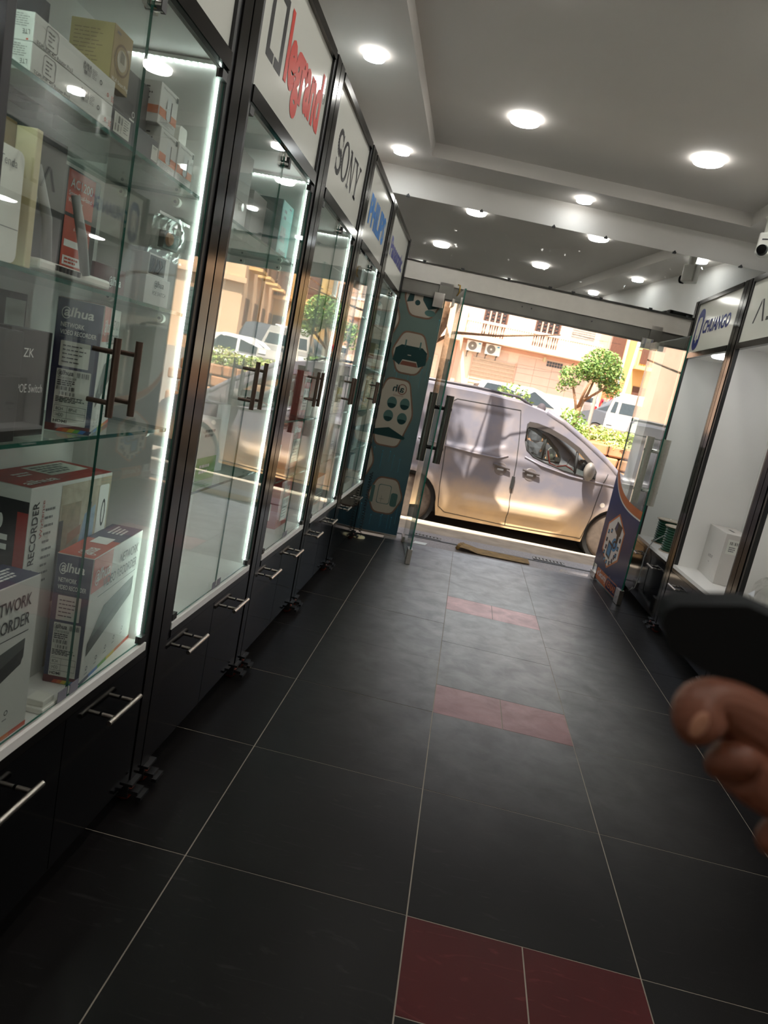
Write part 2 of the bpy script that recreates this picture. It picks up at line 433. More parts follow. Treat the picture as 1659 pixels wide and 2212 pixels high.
MB().box((1.90, u1), (0, .2), (0, 2.16), WALLP).build('pier', wf)
MB().box((u0, -.42), (.03, .2), (0, 2.16), WALLP).build('pier', wf)
sb = MB()
for uu in (.62, .70, 1.22): sb.cyl((uu, -.0122, 2.13), (uu, -.017, 2.13), .006, INK, 8)
sb.build('screw_holes', wf)

# mirror strip over the door, held by small dark clips
MIR = bpy.data.materials.new('mirror_silver'); MIR.use_nodes = True
t_ = MIR.node_tree; b_ = t_.nodes['Principled BSDF']; b_.inputs['Metallic'].default_value = 1.0; b_.inputs['Roughness'].default_value = .012
tc_ = t_.nodes.new('ShaderNodeTexCoord'); nz_ = t_.nodes.new('ShaderNodeTexNoise'); nz_.inputs['Scale'].default_value = 16; nz_.inputs['Detail'].default_value = 8
t_.links.new(tc_.outputs['Object'], nz_.inputs['Vector'])
rp_ = t_.nodes.new('ShaderNodeValToRGB'); rp_.color_ramp.elements[0].position = .66; rp_.color_ramp.elements[1].position = .74
rp_.color_ramp.elements[0].color = (.60, .61, .60, 1); rp_.color_ramp.elements[1].color = (.75, .75, .74, 1)
t_.links.new(nz_.outputs['Fac'], rp_.inputs[0]); t_.links.new(rp_.outputs[0], b_.inputs['Base Color'])
mr_ = t_.nodes.new('ShaderNodeMapRange'); mr_.inputs['From Min'].default_value = .66; mr_.inputs['From Max'].default_value = .76
mr_.inputs['To Min'].default_value = .012; mr_.inputs['To Max'].default_value = .3
t_.links.new(nz_.outputs['Fac'], mr_.inputs[0]); t_.links.new(mr_.outputs[0], b_.inputs['Roughness'])
mir = thing('wall_mirror', 'long low mirror strip on the wall above the glass entrance doors', 'mirror', F0 + FN * .012, rad(7.2))
mo = MB().box((-.80, 2.62), (-.006, 0), (2.315, 2.785), MIR).build('mirror_sheet', mir)
mo.rotation_euler = (rad(-.8), 0, 0)
mo.location = (0, -.056, 0)
clip = MB().box((-.014, .014), (-.012, .0), (-.010, .002), BLACKM).prism([(-.009, .0), (.009, .0), (.004, .012), (-.004, .012)], -.012, -.004, BLACKM, Matrix(((1, 0, 0, 0), (0, 0, 1, 0), (0, 1, 0, 0), (0, 0, 0, 1))))
c0 = clip.build('clip', mir); first = True
for uu, zz in [(-.485, 2.787), (.12, 2.787), (.72, 2.787), (1.156, 2.787), (1.733, 2.787), (2.295, 2.787), (-.25, 2.315), (.067, 2.315), (.457, 2.315), (.806, 2.315), (1.0, 2.315), (1.236, 2.315), (1.659, 2.315), (1.977, 2.315)]:
    o = c0 if first else c0.copy()
    if not first: COL.objects.link(o)
    first = False
    o.location = (uu, -.022, zz)
    if zz < 2.5: o.rotation_euler = (0, PI, 0)

# entrance step: speckled sill, metal gratings, outer edge
GRAN = mat('speckled_granite', '#8d837c', .45, var=.35, scale=90)
GRATE = mat('galvanised_grating', '#8b8780', .4, .8, var=.1)
sill = MB()
xa, xb = -.62, 1.66
def l2(x): return 5.02 + .10 * x
sill.prism([(xa, l1(xa) + .004), (xb, l1(xb) + .004), (xb, l2(xb)), (xa, l2(xa))], -.14, -.004, GRAN)
sill = sill.build('trim_1'); struct(sill)
so = MB().prism([(xa, l1(xa) + .30), (xb, l1(xb) + .30), (xb, l1(xb) + .335), (xa, l1(xa) + .335)], -.004, .001, mat('dark_step_edge', '#4d4a47', .5, var=.1)).build('step_edge', sill)
for gx in (-.42, .74):
    g = MB(); yb = l1(gx) + .36
    for i in range(9): g.box((gx + .30 / 9 * i, gx + .30 / 9 * i + .02), (yb, yb + .10), (-.004, .004), GRATE)
    g.box((gx, gx + .295), (yb, yb + .008), (-.004, .005), GRATE).box((gx, gx + .295), (yb + .094, yb + .102), (-.004, .005), GRATE)
    g.build('grating', sill)
# brown card mat curling at one end, and two paper stickers on the sill
CARD = mat('worn_brown_card', '#8a6a35', .8, var=.35, scale=18, bump=.2)
cm = MB(); NX = 14; vs = []
for i in range(NX + 1):
    s = i / NX
    for j in range(4):
        w = j / 3
        x = .02 + .66 * s; y = l1(x) + .07 + .25 * w - .05 * s * w; z = .004
        if s < .30:
            k = (.30 - s) / .30; z += .028 * math.sin(k * PI * .55) * (1 - w * .25); x += .03 * k * k
        vs.append((x, y, z))
fs = [(i * 4 + j, (i + 1) * 4 + j, (i + 1) * 4 + j + 1, i * 4 + j + 1) for i in range(NX) for j in range(3)]
cm.add(vs, fs, CARD, True)
cm.add([(a, b, c + .003) for a, b, c in vs], [tuple(reversed(f)) for f in fs], CARD, True)
cm.tube([(.03, l1(.03) + .08, .022), (.05, l1(.03) + .20, .024), (.08, l1(.03) + .31, .020)], [.018, .022, .016], CARD, 8)
tag(cm.build('card_mat'), 'worn brown card mat with a curled end lying on the door sill', 'mat')
tag(MB().prism([(-.36, 4.392), (-.25, 4.405), (-.235, 4.50), (-.345, 4.49)], -.003, -.001, PAPER).build('paper_sheet'), 'small white paper stuck on the sill beside the hinged glass door with teal panel', 'paper')
tag(MB().prism([(.95, 4.58), (1.20, 4.60), (1.22, 4.70), (.98, 4.68)], -.003, -.001, glass('clear_tape', (.95, .95, .93), 1.6, .15)).build('plastic_film'), 'shiny piece of clear film on the sill beside the blue decal door', 'film')
# ------------------------------------------------------------------ display cabinets
LEDV = emis('led_strip_glow', (.80, 1.0, .90), LED_V)
LEDT = emis('led_dot_glow', (.88, 1.0, .95), LED_T)
LEDB = mat('led_tape', '#d8ddd6', .4, var=.03)
PLAST = mat('white_plastic', '#e6e4dc', .35, var=.03)
REDW = mat('orange_caster_tyre', '#7a2e1c', .6, var=.2)
ZT, ZS1, ZS0, ZD1, ZD0, ZB = 2.395, 2.365, 1.985, 1.945, .50, .065

def make_caster(parent, x, y):
    c = MB()
    c.box((-.03, .03), (-.03, .03), (.058, .066), BLACKM)
    c.box((-.024, -.016), (-.016, .024), (.018, .06), BLACKM).box((.016, .024), (-.016, .024), (.018, .06), BLACKM)
    c.box((-.02, .02), (-.045, -.012), (.030, .040), BLACKM).box((-.026, .026), (-.058, -.044), (.020, .030), BLACKM)
    o = c.build('caster', parent); o.location = (x, y, 0)
    w = MB().lathe([(.02, -.014), (.029, -.010), (.029, .010), (.02, .014)], (0, .006, .0292), REDW, 16, 'x').build('wheel', o)
    MB().lathe([(.012, -.0155), (.012, .0155)], (0, .006, .0292), BLACKM, 10, 'x').build('hub', o)
    return o

def bar_handle_h(parent, x, z, L=.165):
    h = MB()
    for sx in (-.05, .05): h.cyl((x + sx, 0.0, z), (x + sx, -.034, z), .0055, STEEL, 10)
    h.cyl((x - L / 2, -.034, z), (x + L / 2, -.034, z), .0068, STEEL, 12)
    return h.build('handle', parent)
def bar_handle_v(parent, x, z0, z1, y0):
    h = MB()
    for zz in (z0 + .028, z1 - .028): h.cyl((x, y0 + .012, zz), (x, y0 - .036, zz), .0052, BRONZE, 10)
    h.cyl((x, y0 - .036, z0), (x, y0 - .036, z1), .0075, BRONZE, 12)
    return h.build('handle', parent)

def pane(parent, name, x, y, z, mg=CLEAR, me=GEDGE):
    """glass sheet thin in y: clear faces, green edges"""
    p = MB()
    vs = [(a, b, c) for c in z for b in y for a in x]
    p.add(vs, [(0, 1, 5, 4), (2, 6, 7, 3)], mg)
    p.add(vs, [(0, 2, 3, 1), (4, 5, 7, 6), (0, 4, 6, 2), (1, 3, 7, 5)], me)
    return p.build(name, parent)
def shelf(parent, x, y, z):
    p = MB(); vs = [(a, b, c) for c in z for b in y for a in x]
    p.add(vs, [(0, 2, 3, 1), (4, 5, 7, 6)], SHELFG)
    p.add(vs, [(0, 1, 5, 4), (2, 6, 7, 3), (0, 4, 6, 2), (1, 3, 7, 5)], GEDGE)
    return p.build('shelf', parent)

PW = .085
def cabinet(name, label, loc, rz, w, depth, glazed, shelves, sign, group, casters=True, spot=None):
    t = thing(name, label, 'cabinet', loc, rz, group)
    # frame of dark posts with a groove, and rails
    for x0, x1 in ((.004, PW), (w - PW, w - .004)):
        f = MB(); inner = x1 if x0 < w / 2 else x0; sgn = -1 if x0 < w / 2 else 1
        e = inner + sgn * .026
        f.box((min(inner, e), max(inner, e)), (.005, .03), (ZB, ZT), BLACKM)
        o_ = x0 if x0 < w / 2 else x1
        f.box((min(e, o_), max(e, o_)), (0, .03), (ZB, ZT), BLACKP)
        f.build('post', t)
    for z0, z1 in ((ZS1, ZT), (ZD1, ZS0), (.455, .478)):
        MB().box((PW, w - PW), (0.001, .03), (z0, z1), BLACKP).build('rail', t)
    # white carcass
    MB().box((PW - .02, PW), (.03, depth), (ZD0 - .02, ZD1 + .03), WHITE).build('side_panel', t)
    MB().box((w - PW, w - PW + .02), (.03, depth), (ZD0 - .02, ZD1 + .03), WHITE).build('side_panel', t)
    MB().box((PW, w - PW), (depth, depth + .015), (ZB, ZT), WHITE).build('back_panel', t)
    MB().box((PW, w - PW), (.002, depth), (.478, ZD0), WHITE).build('bottom_board', t)
    MB().box((PW, w - PW), (.03, depth), (ZD1 + .015, ZD1 + .03), WHITE).build('top_board', t)
    MB().box((.004, PW - .02), (.03, depth + .015), (ZB, ZT), BLACKM).build('outer_side', t)
    MB().box((w - PW + .02, w - .004), (.03, depth + .015), (ZB, ZT), BLACKM).build('outer_side', t)
    # lit sign
    s = MB().box((PW, w - PW), (.014, .02), (ZS0, ZS1), SIGNW).build('sign_panel', t)
    if sign:
        F = Face((PW, .014, ZS0), (1, 0, 0), (0, 0, 1))
        sign(MB(), F, w - 2 * PW, ZS1 - ZS0, s)
    # drawers
    mid = w / 2
    for x0, x1 in ((.006, mid - .002), (mid + .002, w - .006)):
        d = MB().box((x0, x1), (.003, .022), (ZB + .004, .452), BLACKG).build('drawer', t)
        bar_handle_h(d, mid + (-1 if x0 < mid * .5 else 1) * w * .235, .385)
    # glass doors
    if glazed:
        for k, (x0, x1) in enumerate(((PW + .003, mid - .0008), (mid + .0008, w - PW - .003))):
            g = pane(t, 'glass_door', (x0, x1), (.009, .014), (ZD0 + .006, ZD1 - .008))
            bar_handle_v(g, mid - .045 if k == 0 else mid + .045, 1.137, 1.292, .008)
            hx = x0 if k == 0 else x1 - .03
            for hz in (ZD0 + .004, ZD1 - .028): MB().box((hx, hx + .03), (.004, .020), (hz, hz + .020), BLACKM).build('hinge', g)
            sx = mid - .040 if k == 0 else mid + .006
            MB().box((sx, sx + .034), (.0065, .0078), (ZD0 + .008, ZD0 + .034), mat('small_grey_tag', '#7d7c86', .4)).build('stop_plate', g)
        MB().cyl((mid + .012, -.004, 1.905), (mid + .012, .03, 1.905), .011, CHROME, 14).box((mid - .012, mid + .034), (.016, .026), (1.895, 1.94), CHROME).box((mid + .002, mid + .022), (-.006, .004), (1.895, 1.925), BLACKM).build('lock', t)
        # led tape: upright along both inner edges, and along the side under the top board
        for x0, x1 in ((PW, PW + .003), (w - PW - .003, w - PW)):
            MB().box((x0, x1), (.024, .028), (ZD0 + .01, ZD1 + .01), LEDV).build('led_strip', t)
        for xs in (w - PW - .010,):
            st = MB().box((xs, xs + .010), (.035, depth - .01), (ZD1 + .004, ZD1 + .012), LEDB).build('led_tape', t)
            dots = MB(); n = 15
            for i in range(n):
                yy = .04 + (depth - .06) * i / (n - 1)
                dots.box((xs + .002, xs + .008), (yy, yy + .005), (ZD1 + .001, ZD1 + .004), LEDT)
            dots.build('led_dots', st)
    for z in shelves:
        shelf(t, (PW + .004, w - PW - .004), (.027, depth - .004), (z - .008, z))
        for xs, dx in ((PW, 1), (w - PW, -1)):
            for yy in (.085, depth - .05):
                MB().cyl((xs, yy, z - .022), (xs + dx * .013, yy, z - .022), .0115, PLAST, 16).cyl((xs + dx * .013, yy, z - .022), (xs + dx * .0136, yy, z - .022), .004, INK, 8).build('shelf_support', t)
    if spot:
        MB().lathe([(.055, 0), (.055, -.012), (.05, -.016)], (w / 2, depth * .33, ZD1 + .015), LAMPG, 24).build('spot_rim', t)
        MB().lathe([(.047, -.0162), (.047, -.0175)], (w / 2, depth * .33, ZD1 + .015), emis('cabinet_spot_glow', (.95, .97, 1.0), SPOT), 24).build('spot_lens', t)
    if casters:
        for cx in (.05, w - .05):
            make_caster(t, cx, .014); make_caster(t, cx, depth - .03)
    return t

# --- sign lettering (drawn on the acrylic)
RED = mat('sign_red', '#c63a2c', .4, var=.03, spec=.12); SBLK = mat('sign_black', '#151416', .4, var=.03, spec=.12)
SBLUE = mat('sign_blue', '#1f6fb8', .4, var=.03, spec=.12); SNAVY = mat('sign_navy', '#2a2f78', .4, var=.03, spec=.12); NAVY2 = mat('sign_dark_blue', '#24306e', .4, var=.03, spec=.12)
def sg_plain(mb, F, w, h, par): pass
def sg_legrand(mb, F, w, h, par):
    # square bracket mark: two facing open corners
    x0, x1, y0, y1, k = .075, .215, .105, .30, .026
    mb2 = MB()
    pr_poly(mb2, F, [(x0, y0), (x0 + .065, y0), (x0 + .065, y0 + k), (x0 + k, y0 + k), (x0 + k, y1 - k), (x0 + .04, y1 - k), (x0 + .04, y1), (x0, y1)], SBLK)
    pr_poly(mb2, F, [(x1, y1), (x0 + .05, y1), (x0 + .05, y1 - k), (x1 - k, y1 - k), (x1 - k, y0 + k), (x0 + .075, y0 + k), (x0 + .075, y0), (x1, y0)], SBLK)
    mb2.build('emblem', par)
    pr_text(mb, F, (.245, .055, .685, .30), 'legrand', RED, bold=.045)
    pr_ring(mb, F, circ(.705, .235, .016), circ(.705, .235, .013), SBLK); pr_text(mb, F, (.700, .226, .711, .244), 'R', SBLK)
    mb.build('lettering', par)
def slab_letters(mb, F, x, y, h, mm, space):
    t = h * .17; s = h * .085; cx = x
    # S
    def S(cx):
        P = []; Q = []; r = h * .27
        for i in range(19): a = rad(25 + 245 * i / 18); P.append((cx + .33 * h + r * math.cos(a), y + h - r - .0 + r * math.sin(a)))
        for i in range(1, 19): a = rad(90 - 245 * i / 18); P.append((cx + .33 * h + r * 1.08 * math.cos(a), y + r * 1.0 + (r) * math.sin(a)))
        for a in range(len(P) - 1):
            p = Vector(P[a]); q = Vector(P[a + 1]); d = q - p
            if d.length < 1e-6: continue
            n = Vector((-d.y, d.x)).normalized(); wd = h * (.05 + .05 * abs(math.sin(PI * (a / (len(P) - 1)))))
            pr_poly(mb, F, [tuple(p - n * wd), tuple(q - n * wd), tuple(q + n * wd), tuple(p + n * wd)], mm, EPS + a * 2e-6)
        pr_quad(mb, F, (cx + .56 * h, y + .70 * h, cx + .62 * h, y + h), mm); pr_quad(mb, F, (cx + .04 * h, y, cx + .10 * h, y + .30 * h), mm)
        return cx + .72 * h
    def O(cx):
        o = circ(cx + .46 * h, y + h / 2, .46 * h, 32, h * .52); i = circ(cx + .46 * h, y + h / 2, .28 * h, 32, h * .42)
        pr_ring(mb, F, o, i, mm); return cx + 1.0 * h
    def N(cx):
        w = .78 * h
        pr_quad(mb, F, (cx + .10 * h, y + s, cx + .19 * h, y + h - s), mm); pr_quad(mb, F, (cx + w - .12 * h, y, cx + w - .03 * h, y + h - s), mm)
        pr_poly(mb, F, [(cx + .04 * h, y + h), (cx + .24 * h, y + h), (cx + w - .03 * h, y), (cx + w - .14 * h, y)], mm, EPS * 1.3)
        for a, b, yy in ((0, .3, 0), (0, .26, 1), (.60, .92, 1)): pr_quad(mb, F, (cx + a * h, y + (h - s if yy else 0), cx + b * h, y + (h if yy else s)), mm)
        return cx + .98 * h
    def Y(cx):
        m_ = cx + .42 * h
        pr_quad(mb, F, (m_ - .09 * h, y, m_ + .09 * h, y + .46 * h), mm); pr_quad(mb, F, (m_ - .2 * h, y, m_ + .2 * h, y + s), mm)
        pr_poly(mb, F, [(cx + .02 * h, y + h), (cx + .22 * h, y + h), (m_ + .08 * h, y + .42 * h), (m_ - .08 * h, y + .42 * h)], mm, EPS * 1.3)
        pr_poly(mb, F, [(cx + .72 * h, y + h), (cx + .80 * h, y + h), (m_ + .08 * h, y + .42 * h), (m_ - .02 * h, y + .42 * h)], mm, EPS * 1.4)
        for a, b in ((-.04, .32), (.6, .9)): pr_quad(mb, F, (cx + a * h, y + h - s, cx + b * h, y + h), mm)
        return cx + h
    x = S(x) + space; x = O(x) + space; x = N(x) + space; Y(x)
def sg_sony(mb, F, w, h, par):
    slab_letters(mb, F, .115, .105, .150, SBLK, -.004); mb.build('lettering', par)
def sg_philips(mb, F, w, h, par):
    pr_text(mb, F, (.10, .105, w - .075, .26), 'PHILIPS', SBLUE, bold=.045); mb.build('lettering', par)
def sg_panasonic(mb, F, w, h, par):
    pr_text(mb, F, (.11, .13, w - .11, .25), 'Panasonic', SNAVY, bold=.04); mb.build('lettering', par)
def sg_chuango(mb, F, w, h, par):
    e = MB()
    pr_poly(e, F, rrect(.045, .02, .205, .335, .075, 6), NAVY2)
    pr_poly(e, F, [(.085, .10), (.115, .10), (.115, .075), (.135, .075), (.135, .10), (.17, .10), (.178, .15), (.178, .235), (.16, .27), (.10, .27), (.075, .235), (.075, .15)], SIGNW, 2 * EPS)
    pr_quad(e, F, (.12, .105, .132, .135), NAVY2, 3 * EPS)
    e.build('emblem', par)
    pr_text(mb, F, (.235, .135, w - .12, .235), 'CHUANGO', NAVY2, bold=.03, shear=.15); mb.build('lettering', par)
def sg_ajax(mb, F, w, h, par):
    x = .14; k = .022
    for i in range(2):
        pr_poly(mb, F, [(x, .11), (x + k, .11), (x + .075, .225), (x + .065, .25), (x + .062, .25)], SBLK)
        pr_poly(mb, F, [(x + .075, .25), (x + .10, .25), (x + .17, .11), (x + .145, .11)], SBLK)
        if i == 0:
            pr_poly(mb, F, [(x + .20, .11), (x + .27, .11), (x + .27, .25), (x + .245, .25), (x + .245, .133), (x + .20, .133)], SBLK)
        x += .31
    pr_poly(mb, F, [(x, .11), (x + .028, .11), (x + .16, .25), (x + .132, .25)], SBLK); pr_poly(mb, F, [(x + .132, .11), (x + .16, .11), (x + .028, .25), (x, .25)], SBLK, EPS * 1.2)
    mb.build('lettering', par)

XL, DL = -.84, .275
LB_ = [-.71, .21, 1.12, 2.03, 2.97, 4.08]
SH = (1.655, 1.376, 1.086)
lab = ['tall black glass cabinet with a blank white sign, full of router and recorder boxes', 'tall black glass cabinet under the red legrand sign', 'tall black glass cabinet under the SONY sign', 'tall black glass cabinet under the blue PHILIPS sign', 'tall black glass cabinet under the Panasonic sign, beside the teal window panel']
sg = [sg_plain, sg_legrand, sg_sony, sg_philips, sg_panasonic]
shl = [SH, (1.66, .885), (1.66, 1.37, 1.066, .80), (1.66, 1.37, 1.08, .80), (1.66, 1.37, 1.08, .80)]
LC = []
for i in range(5):
    LC.append(cabinet('display_cabinet', lab[i], (XL, LB_[i], 0), PI / 2, LB_[i + 1] - LB_[i], DL, True, shl[i], sg[i], 'glass display cabinets'))
XR, DR = 1.44, .36
rb = [(4.42, 3.325), (3.325, 2.23), (2.23, 1.14), (1.14, .05)]
rl = ['open white shelf cabinet under the CHUANGO sign, holding green cable reels', 'open white shelf cabinet under the AJAX sign, holding a white kit box', 'open white shelf cabinet with a plastic bag, cut by the picture edge', 'open white shelf cabinet nearest the camera on the hand side']
rs = [sg_chuango, sg_ajax, sg_plain, sg_plain]
for i in range(4):
    a, b = rb[i]
    cabinet('shelf_cabinet', rl[i], (XR, a, 0), -PI / 2, a - b, DR, False, (), rs[i], 'open white shelf cabinets', spot=True)
# ------------------------------------------------------------------ goods on the shelves
RZ = PI / 2
def faces(w, d, h):
    return {'f': Face((0, 0, 0), (1, 0, 0), (0, 0, 1)), 'l': Face((0, d, 0), (0, -1, 0), (0, 0, 1)), 'r': Face((w, 0, 0), (0, 1, 0), (0, 0, 1)), 't': Face((0, 0, h), (1, 0, 0), (0, 1, 0))}
def carton(name, label, loc, rz, w, d, h, base, fn=None, group=None, cat='box', lid=True):
    t = thing(name, label, cat, loc, rz, group)
    MB().box((0, w), (0, d), (0, h), base).build('carton_body', t, bevel=.0012)
    if fn: fn(t, faces(w, d, h), w, d, h)
    return t
WBOX = mat('white_printed_card', '#cfd0cb', .45, var=.03); GBOX = mat('dark_grey_card', '#454546', .45, var=.06)
NBOX = mat('navy_card', '#252a4a', .4, var=.06); BBOX = mat('black_card', '#131315', .35, var=.1); RBOX = mat('red_card', '#a03028', .4, var=.06)
OBOX = mat('orange_red_print', '#b8472c', .4, var=.05); YBOX = mat('pale_yellow_card', '#c9bd83', .6, var=.06); TANB = mat('brown_kraft_card', '#a08d66', .65, var=.1)
OR = mat('orange_print', '#c56a33', .45, var=.05); TEALP = mat('turquoise_print', '#5fb7b4', .4, var=.05); TEALD = mat('dark_teal_card', '#2c5b5c', .45, var=.05)
GRN = mat('green_print', '#5c9a3a', .45, var=.08); CREAM = mat('cream_card', '#cfc39c', .6, var=.06); BLUEP = mat('blue_print', '#3b6fb0', .45, var=.05)
DEV = mat('recorder_print', '#2b2d2c', .5, var=.1); DEVT = mat('recorder_top_print', '#4d514f', .5, var=.1); YEL = mat('yellow_print', '#c8b13c', .5); MAROON = mat('maroon_card', '#5c1f22', .45, var=.06)

def logo(mb, F, r, mm, e=3 * EPS):
    w = r[2] - r[0]; h = r[3] - r[1]
    pr_text(mb, F, (r[0] + w * .06, r[1] + h * .12, r[2], r[3]), 'alhua', mm, e, bold=.022, shear=.12)
    c = (r[0] + w * .13, r[1] + h * .42)
    o = circ(c[0], c[1], w * .145, 26, h * .55, .5, 2 * PI - .1); i = circ(c[0], c[1], w * .120, 26, h * .46, .5, 2 * PI - .1)
    mb.add([F.p(a, b, e) for a, b in o + i], [(k, k + 1, 27 - 1 + k + 1, 27 - 1 + k) for k in range(25)], mm)
    return mb

def spec_label(par, F, r, eight=True):
    w = r[2] - r[0]; h = r[3] - r[1]
    q = lambda a, b, c, d: (r[0] + w * a, r[1] + h * b, r[0] + w * c, r[1] + h * d)
    p = MB(); pr_poly(p, F, rrect(r[0], r[1], r[2], r[3], w * .03), PAPER, 2 * EPS); lb = p.build('spec_sticker', par)
    m_ = MB(); E3 = 4 * EPS
    logo(m_, F, q(.04, .88, .50, .98), INK, E3); pr_bars(m_, F, q(.60, .88, .96, .97), INK, 18, E3)
    pr_text(m_, F, q(.05, .82, .60, .86), 'NETWORK VIDEO RECORDER', INK, E3); pr_lines(m_, F, q(.05, .70, .7, .81), INK, 3, E3)
    pr_bars(m_, F, q(.05, .62, .66, .69), INK, 34, E3, 3); pr_bars(m_, F, q(.05, .53, .62, .59), INK, 34, E3, 5)
    pr_lines(m_, F, q(.05, .40, .93, .51), INK, 4, E3, 4); pr_text(m_, F, q(.68, .44, .82, .50), 'CE', INK, E3)
    pr_text(m_, F, q(.05, .36, .20, .385), 'Support', INK, E3)
    for yy in (.34, .225, .11): pr_quad(m_, F, q(.04, yy, .96, yy + .006), INK, E3)
    for xx in (.04, .42, .955): pr_quad(m_, F, q(xx, .11, xx + .008, .345), INK, E3)
    pr_text(m_, F, q(.09, .255, .30, .31), '8CH', INK, E3)
    if eight: pr_text(m_, F, q(.47, .255, .72, .31), '8PoE', INK, E3)
    pr_text(m_, F, q(.09, .14, .33, .20), '1HDD', INK, E3); pr_text(m_, F, q(.05, .03, .45, .085), 'HDMI', INK, E3, bold=.02)
    m_.build('label_print', lb)

def nvr_prints(t, F, w, d, h, eight=False, slim=True):
    L = F['l']; f = F['f']; T = F['t']
    p = MB(); pr_quad(p, L, (0.001, .001, d - .001, h - .001), NBOX); pr_quad(p, L, (.001, .001, d - .001, h * .06), MAROON, 2 * EPS)
    n = 6
    for i, c in enumerate((OBOX, OR, YEL, GRN, BLUEP, NBOX)): pr_poly(p, L, [(d * (.25 + i * .12), .0015), (d * (.25 + (i + 1) * .12), .0015), (d * (.32 + (i + 1) * .12), h * .035), (d * (.32 + i * .12), h * .035)], c, 3 * EPS)
    p.build('side_print', t)
    m_ = MB(); logo(m_, L, (d * .12, h * .86, d * .80, h * .94), PWHITE)
    pr_text(m_, L, (d * .12, h * .79, d * .62, h * .825), 'NETWORK', PWHITE, 3 * EPS, bold=.015); pr_text(m_, L, (d * .12, h * .735, d * .90, h * .77), 'VIDEO RECORDER', PWHITE, 3 * EPS, bold=.015)
    pr_text(m_, L, (d * .12, h * .712, d * .76, h * .724), 'MAKE YOUR LIFE SAFER', INKG, 3 * EPS)
    m_.build('side_lettering', t)
    s = MB(); pr_poly(s, L, rrect(d * .16, h * .50, d * .80, h * .69, d * .02), PAPER, 2 * EPS); s = s.build('arabic_sticker', t)
    k = MB(); pr_lines(k, L, (d * .22, h * .52, d * .76, h * .67), INK, 5, 4 * EPS, 8, .28, 4); k.build('label_print', s)
    spec_label(t, L, (d * .14, h * .06, d * .88, h * .48), eight)
    p = MB(); pr_quad(p, f, (0.002, h * .73, w * .36, h - .001), OBOX)
    logo(p, f, (w * .05, h * .79, w * .33, h * .90), PWHITE); p.build('front_emblem', t)
    m_ = MB(); pr_text(m_, f, (w * .52, h * .83, w * .92, h * .91), 'NETWORK', INK, 2 * EPS, bold=.006); pr_text(m_, f, (w * .22, h * .71, w * .92, h * .79), 'VIDEO RECORDER', INK, 2 * EPS, bold=.006)
    pr_quad(m_, f, (w * .14, h * .665, w * .92, h * .671), INK, 2 * EPS); m_.build('front_lettering', t)
    g = MB(); pr_poly(g, f, [(w * .06, h * .22), (w * .06, h * .32), (w * .30, h * .55), (w * .90, h * .62), (w * .90, h * .50), (w * .88, h * .47)], DEVT)
    pr_poly(g, f, [(w * .06, h * .22), (w * .06, h * .33), (w * .90, h * .56), (w * .88, h * .46)], DEV, 1.6 * EPS); g.build('recorder_picture', t)
    ic = MB()
    for i in range(5):
        cx = w * (.10 + i * .17); cyy = h * (.11 + i * .018)
        pr_ring(ic, f, circ(cx, cyy, w * .018, 10), circ(cx, cyy, w * .012, 10), INK, 2 * EPS); pr_lines(ic, f, (cx - w * .03, cyy - h * .05, cx + w * .03, cyy - h * .035), INKG, 1, 2 * EPS, i)
    ic.build('icons', t)
    rb_ = MB()
    for i, c in enumerate((NBOX, BLUEP, GRN, YEL, OR, OBOX)):
        a = w * (i / 6); b = w * ((i + 1) / 6)
        pr_poly(rb_, f, [(a, .001), (b, .001), (b, h * .035), (a, h * .035)], c)
    rb_.build('rainbow_band', t)
    p = MB(); pr_quad(p, T, (.001, .001, w * .5, d - .001), OBOX); pr_quad(p, T, (w * .5, .001, w - .001, d - .001), NBOX)
    logo(p, T, (w * .06, d * .15, w * .25, d * .6), PWHITE); pr_quad(p, T, (w * .38, d * .25, w * .56, d * .75), PWHITE, 2 * EPS); pr_lines(p, T, (w * .70, d * .25, w * .95, d * .75), PWHITE, 4, 2 * EPS)
    p.build('top_print', t)

carton('recorder_box', 'blue and white video recorder box on the cabinet floor at the glass edge', (-.857, -.189, .50), rad(96.9), .316, .082, .307, WBOX, lambda t, F, w, d, h: nvr_prints(t, F, w, d, h, False), 'video recorder boxes')
carton('recorder_box', 'white video recorder box on the cabinet floor cut by the picture edge', (-.862, -.695, .50), RZ, .316, .082, .322, WBOX, lambda t, F, w, d, h: nvr_prints(t, F, w, d, h, False), 'video recorder boxes')
carton('recorder_box', 'blue 8PoE video recorder box on the glass shelf behind the cabinet handles', (-.864, -.262, 1.0865), rad(111), .27, .086, .262, WBOX, lambda t, F, w, d, h: nvr_prints(t, F, w, d, h, True), 'video recorder boxes')

